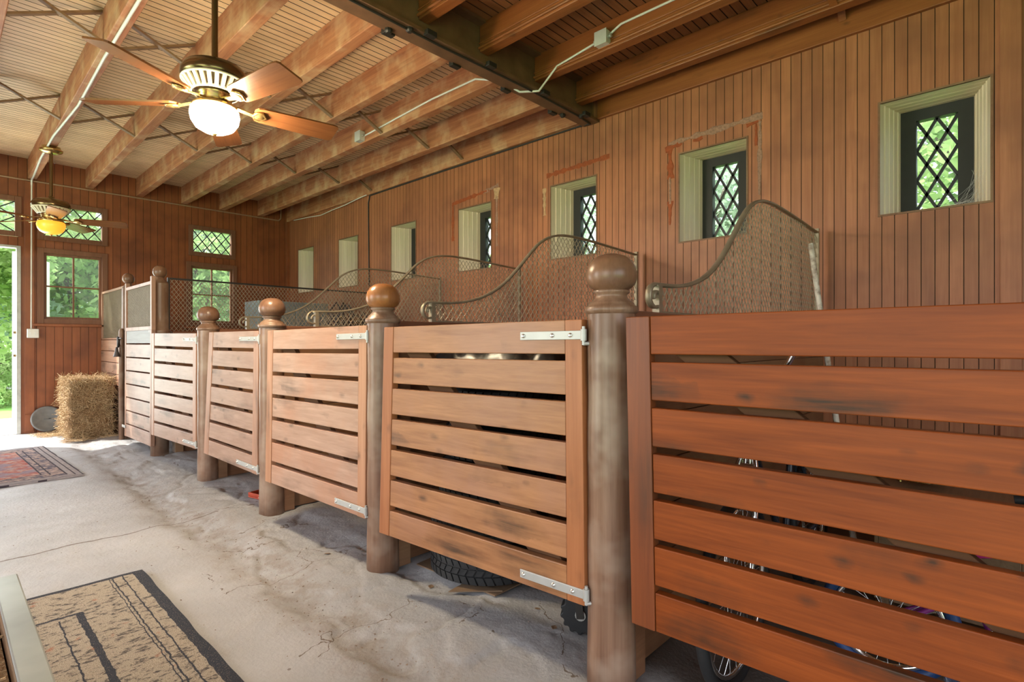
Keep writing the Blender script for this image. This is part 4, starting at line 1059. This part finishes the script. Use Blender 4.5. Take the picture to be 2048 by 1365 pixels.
mb = MB(); mb.add([(-.07,0,0),(.06,0,0),(.08,.07,.085),(-.03,.07,.085),(-.03,.09,.085),(.08,.09,.085)], [(0,1,2,3),(3,2,5,4)]); q = mb.build('bent_sheet', M['zinc'], o); sm = q.modifiers.new('t','SOLIDIFY'); sm.thickness = .002
mb = MB(); mb.add([(.065,.005,0),(.20,.03,0),(.20,.09,.06),(.085,.07,.085)], [(0,1,2,3)]); q = mb.build('dark_flap', M['dark_iron'], o); sm = q.modifiers.new('t','SOLIDIFY'); sm.thickness = .002

# ------------------------------------------------------------------ rugs
def rug(name, x0, x1, y0, y1, org, rz, m, label, th=.012, wavy=.0):
    mb = MB(); xs, ys = lin(x0,x1,.04), lin(y0,y1,.04); n = len(ys)
    def hz(x,y): return th + wavy*noise.noise(Vector((x*3,y*3,7)))
    def wy(x,y): return (x + (.010*noise.noise(Vector((0,y*4,2))) if x > x1-.02 else 0), y + (.006*noise.noise(Vector((x*4,0,2)))))
    vs = [(*wy(x,y), hz(x,y)) for x in xs for y in ys]; N = len(vs)
    vs += [(*wy(x,y), -.004) for x in xs for y in ys]
    fs = [(i*n+j,(i+1)*n+j,(i+1)*n+j+1,i*n+j+1) for i in range(len(xs)-1) for j in range(n-1)]
    m_ = len(xs)
    for i in range(m_-1): fs += [(i*n,(i+1)*n,N+(i+1)*n,N+i*n),(i*n+n-1,(i+1)*n+n-1,N+(i+1)*n+n-1,N+i*n+n-1)]
    for j in range(n-1): fs += [(j,j+1,N+j+1,N+j),((m_-1)*n+j,(m_-1)*n+j+1,N+(m_-1)*n+j+1,N+(m_-1)*n+j)]
    mb.add(vs, fs, False); o = mb.build(name, m); o.location = org; o.rotation_euler = (0,0,rz)
    return tag(o, label, 'rug')
rug('area_rug', -1.4, 0, -2.2, 0, (.735,3.325,.008), 0, M['ruga'], 'beige rug with navy border on the floor nearest the camera', .014, .004)
rug('oriental_rug', -.75, .75, -1.0, 1.0, (.132,7.10,.006), R(2.2), M['rugb'], 'red and grey oriental rug on the floor toward the doorway', .010, .003)

# ------------------------------------------------------------------ steel-rimmed feed bin at the lower left
bz1 = .46; fy = at(35,1147,z=bz1).y; fx = at(35,1147,z=bz1).x
o = thing('feed_bin', 'open straw-filled bin with flat grey metal rim at the lower left corner', 'bin', (fx-.45,fy-.6,.024)); bz1 -= .024
mb = MB(); W2, L2, rw = .45, .6, .057
mb.box((W2-rw,-L2,bz1-.012),(W2,L2,bz1)); mb.box((-W2,-L2,bz1-.012),(-W2+rw,L2,bz1)); mb.box((-W2+rw,L2-rw,bz1-.012),(W2-rw,L2,bz1)); mb.box((-W2+rw,-L2,bz1-.012),(W2-rw,-L2+rw,bz1))
mb.build('rim', M['galv'], o, .004)
mb = MB()
for (a, b) in (((W2-rw,-L2+.02,.0),(W2-rw+.018,L2-.02,bz1-.012)),((-W2+.02,-L2+.02,0),(-W2+.038,L2-.02,bz1-.012)),((-W2+.038,L2-.04,0),(W2-rw,L2-.02,bz1-.012)),((-W2+.038,-L2+.02,0),(W2-rw,-L2+.04,bz1-.012)),((-W2+.038,-L2+.04,0),(W2-rw,L2-.04,.02))): mb.box(a, b)
mb.build('bin_wall', M['crate'], o)
mb = MB(); random.seed(3)
for k in range(1500):
    x, y, z = random.uniform(-W2+.08,W2-rw-.03), random.uniform(-L2+.08,L2-.10), .385+random.uniform(-.02,.03)
    a = random.uniform(0,PI); L = random.uniform(.03,.08); w = .004
    mb.bar((x-math.cos(a)*L*.5,y-math.sin(a)*L*.5,z),(x+math.cos(a)*L*.5,y+math.sin(a)*L*.5,z+random.uniform(-.02,.02)), w*2, w)
mb.box((-W2+.04,-L2+.045,.02),(W2-rw-.004,L2-.045,.375)); s_ = mb.build('straw', M['straw'], o); s_['kind'] = 'stuff'

# crumbs of dirt and dry leaves on the floor by the nearest stalls
mb = MB(); random.seed(9)
for k in range(900):
    y = random.uniform(.9,5.2); x = random.gauss(1.2,.10) if k % 3 else random.uniform(-.2,1.9)
    s_ = random.uniform(.0015,.005); z = fz(x,y)
    P = [(x+s_*random.uniform(-1.3,1.3),y+s_*random.uniform(-1.3,1.3),z+random.uniform(-.2,1.2)*s_) for _ in range(5)]
    mb.add(P, [(0,1,2),(0,2,3),(1,2,4),(2,3,4),(0,3,4),(0,1,4)])
tag(mb.build('dirt_crumbs', M['dirt']), 'crumbs of dirt scattered along the gutter', 'dirt', kind='stuff')
def leafm(x, y, sc, rz, lab):
    mb = MB(); P = []
    for i in range(9):
        t = i/8; w = math.sin(t*PI)*.35; P += [(t-.5, -w, .10*abs(w)+.02*math.sin(t*9)), (t-.5, 0, .0+.015*math.sin(t*9)), (t-.5, w, .12*abs(w))]
    mb.add([(a*sc,b*sc,c*sc) for a,b,c in P], [(i*3+k,i*3+3+k,i*3+4+k,i*3+1+k) for i in range(8) for k in (0,1)])
    o = mb.build('dry_leaf', M['card']); o.location = (x,y,fz(x,y)+.004); o.rotation_euler = (R(6),0,rz); sm = o.modifiers.new('t','SOLIDIFY'); sm.thickness = .001
    tag(o, lab, 'leaf', 'dry leaves on the floor')
for (u, v, sc, rz, lab) in ((1108,1262,.035,.4,'curled dry leaf on the floor just left of the knobbly wheel'),(1075,1222,.03,1.9,'pale dry leaf on the floor under the right end of the tan gate'),(862,1172,.04,.8,'dry leaf on the floor beside the bottom tyre'),(655,1108,.035,2.4,'small dry leaf on the open floor left of the orange ball post')):
    p = at(u, v, z=0.); leafm(p.x, p.y, sc, rz, lab)

# ------------------------------------------------------------------ outside
mb = MB(); mb.box((-60,YF+.16,-.12),(60,90,-.03)); mb.box((XW+.4,-40,-.12),(60,YF+.16,-.03)); mb.box((-60,-40,-.12),(XL-.1,YF+.16,-.03)); mb.box((XL-.1,-40,-.12),(XW+.4,YB-.1,-.03))
tag(mb.build('lawn', M['lawn']), 'green lawn outside the doorway', 'lawn', kind='structure')
mb = MB(); mb.box((-1.3,YF+.14,-.10),(1.1,YF+2.2,-.012)); mb.box((-14,YF+9.5,-.10),(14,YF+11.0,-.022)); tag(mb.build('path', M['path']), 'pale path across the lawn outside the doorway', 'path', kind='structure')
def foliage_mesh(seed, n, leaf, mat):
    random.seed(seed); mb = MB()
    cl = [(Vector((random.gauss(0,.42),random.gauss(0,.42),random.gauss(0,.42))), random.uniform(.22,.42)) for _ in range(34)]
    for k in range(n):
        c, r_ = random.choice(cl); d = Vector((random.gauss(0,1),random.gauss(0,1),random.gauss(0,1))).normalized(); p = c + d*r_*random.uniform(.6,1.05)
        a = Vector((random.gauss(0,1),random.gauss(0,1),random.gauss(0,.6))).normalized(); b = a.cross(Vector((random.gauss(0,1),random.gauss(0,1),random.gauss(0,1)))).normalized()
        s_ = leaf*random.uniform(.6,1.3)
        mb.add([p-a*s_, p+b*s_*.5, p+a*s_, p-b*s_*.5], [(0,1,2,3)])
    me = bpy.data.meshes.new('foliage'); me.from_pydata(mb.v, [], mb.f); me.materials.append(mat); return me
FM = [foliage_mesh(1, 9000, .045, M['leaf']), foliage_mesh(2, 9000, .04, M['leaf2']), foliage_mesh(3, 7000, .06, M['leaf']), foliage_mesh(4, 5000, .042, M['leaf2']), foliage_mesh(5, 5000, .042, M['leaf'])]
def tree(x, y, zc, rx, rz, k, label, name='tree', grp='trees outside'):
    o = thing(name, label, name, (x,y,-.05), group=grp)
    f_ = bpy.data.objects.new('foliage', FM[k]); COL.objects.link(f_); f_.parent = o; f_.location = (0,0,zc); f_.scale = (rx,rx,rz); f_.rotation_euler = (0,0,x*1.3+y)
    mb = MB(); P = [(0,0,0),(.05*rx,0,zc*.4),(-.03*rx,.05,zc*.8),(.05,.02,zc+rz*.5)]; mb.tube(P, [.07*rx,.055*rx,.04*rx,.012*rx], 10)
    for a in (.5,2.4,4.2): mb.tube([(0,.03,zc*.75),(math.cos(a)*rx*.35,math.sin(a)*rx*.35,zc+rz*.15),(math.cos(a)*rx*.6,math.sin(a)*rx*.6,zc+rz*.4)], [.03*rx,.022*rx,.008*rx], 7)
    mb.build('trunk', M['bark'], o); return o
tree(.35, 16.0, 3.0, 1.7, 1.9, 0, 'leafy tree seen through the open doorway')
tree(-.6, 24.0, 4.5, 3.6, 4.5, 1, 'taller tree farther off beyond the doorway')
tree(3.3, 24.0, 3.9, 2.8, 3.6, 0, 'green tree beyond the window above the hay bale')
tree(1.6, 33.0, 6.0, 5.2, 6.0, 1, 'large pale tree farthest off beyond the window above the hay bale')
tree(6.6, 21.5, 3.3, 2.7, 3.3, 0, 'bright green tree beyond the window behind the wire mesh')
tree(9.5, 33.0, 6.0, 5.5, 6.2, 1, 'large pale tree far beyond the window behind the wire mesh')
tree(.62, 14.2, .45, .55, .55, 2, 'low bush on the lawn by the doorway', 'bush', None)
tree(1.0, 20.0, .6, .9, .8, 0, 'wider bush on the lawn farther from the doorway', 'bush', None)
yy = [('nearest',9.4,.3,3.6,2.2,2.0,4),('second',10.2,4.6,3.7,2.0,2.0,3),('third',11.5,9.2,3.4,1.8,1.6,3),('fourth',11.8,13.6,3.6,1.9,1.8,4),('fifth',12.8,19.,4.0,2.4,2.2,3)]
for (nm, x, y, zc, rx, rz, k) in yy: tree(x, y, zc, rx, rz, k, 'leafy tree outside the long wall windows, %s from the camera' % nm)

# ------------------------------------------------------------------ light
w = bpy.data.worlds.new('sky'); S.world = w; w.use_nodes = True; nt = w.node_tree; nt.nodes.clear()
out = nt.nodes.new('ShaderNodeOutputWorld'); bg = nt.nodes.new('ShaderNodeBackground'); sky = nt.nodes.new('ShaderNodeTexSky')
sky.sky_type = 'NISHITA'; sky.sun_disc = False; sky.sun_elevation = R(48); sky.sun_rotation = R(-40); sky.air_density = 1.0; sky.dust_density = 3.0; sky.ozone_density = 1.0
mx = nt.nodes.new('ShaderNodeMix'); mx.data_type = 'RGBA'; mx.inputs[0].default_value = .62; mx.inputs[7].default_value = (7.5,7.8,8.2,1)
nt.links.new(sky.outputs[0], mx.inputs[6]); nt.links.new(mx.outputs[2], bg.inputs[0]); bg.inputs[1].default_value = .66; nt.links.new(bg.outputs[0], out.inputs[0])
sun = bpy.data.lights.new('sun','SUN'); sun.energy = 11.; sun.angle = R(1.0); sun.color = (1,.95,.86)
so = bpy.data.objects.new('sun', sun); COL.objects.link(so); so.rotation_euler = Vector((.62,-.66,-.80)).to_track_quat('-Z','Y').to_euler(); so.location = (-8,20,14)
def area(name, loc, dr, sx, sy, e, col):
    l = bpy.data.lights.new(name,'AREA'); l.shape = 'RECTANGLE'; l.size = sx; l.size_y = sy; l.energy = e; l.color = col
    o = bpy.data.objects.new(name, l); COL.objects.link(o); o.location = loc; o.rotation_euler = Vector(dr).to_track_quat('-Z','Z').to_euler(); return o
# fill lamps added in the unseen side and rear doorways and the end doorway
area('doorway_fill', (XL-.15,.3,2.15), (1,0,-.12), 3.8, 1.7, 55, (1,.97,.93))
area('doorway_fill', (XL-.15,5.3,2.15), (1,0,-.12), 3.8, 1.7, 165, (.97,.98,1))
area('doorway_fill', (-.7,YB-.15,2.15), (0,1,-.1), 4.2, 1.7, 22, (1,.96,.9))
area('doorway_fill', (.1,YF+.25,1.25), (0,-1,0), 1.2, 2.2, 75, (.93,.97,1))

S.view_settings.view_transform = 'Standard'; S.view_settings.look = 'None'; S.view_settings.gamma = 1; S.view_settings.use_curve_mapping = False
S.view_settings.exposure = 0.
cy = S.cycles
cy.use_denoising = True
try: cy.denoiser = 'OPENIMAGEDENOISE'
except Exception: pass
cy.max_bounces = 8; cy.diffuse_bounces = 4; cy.glossy_bounces = 3; cy.transparent_max_bounces = 12; cy.sample_clamp_indirect = 8.; cy.caustics_reflective = False; cy.caustics_refractive = False
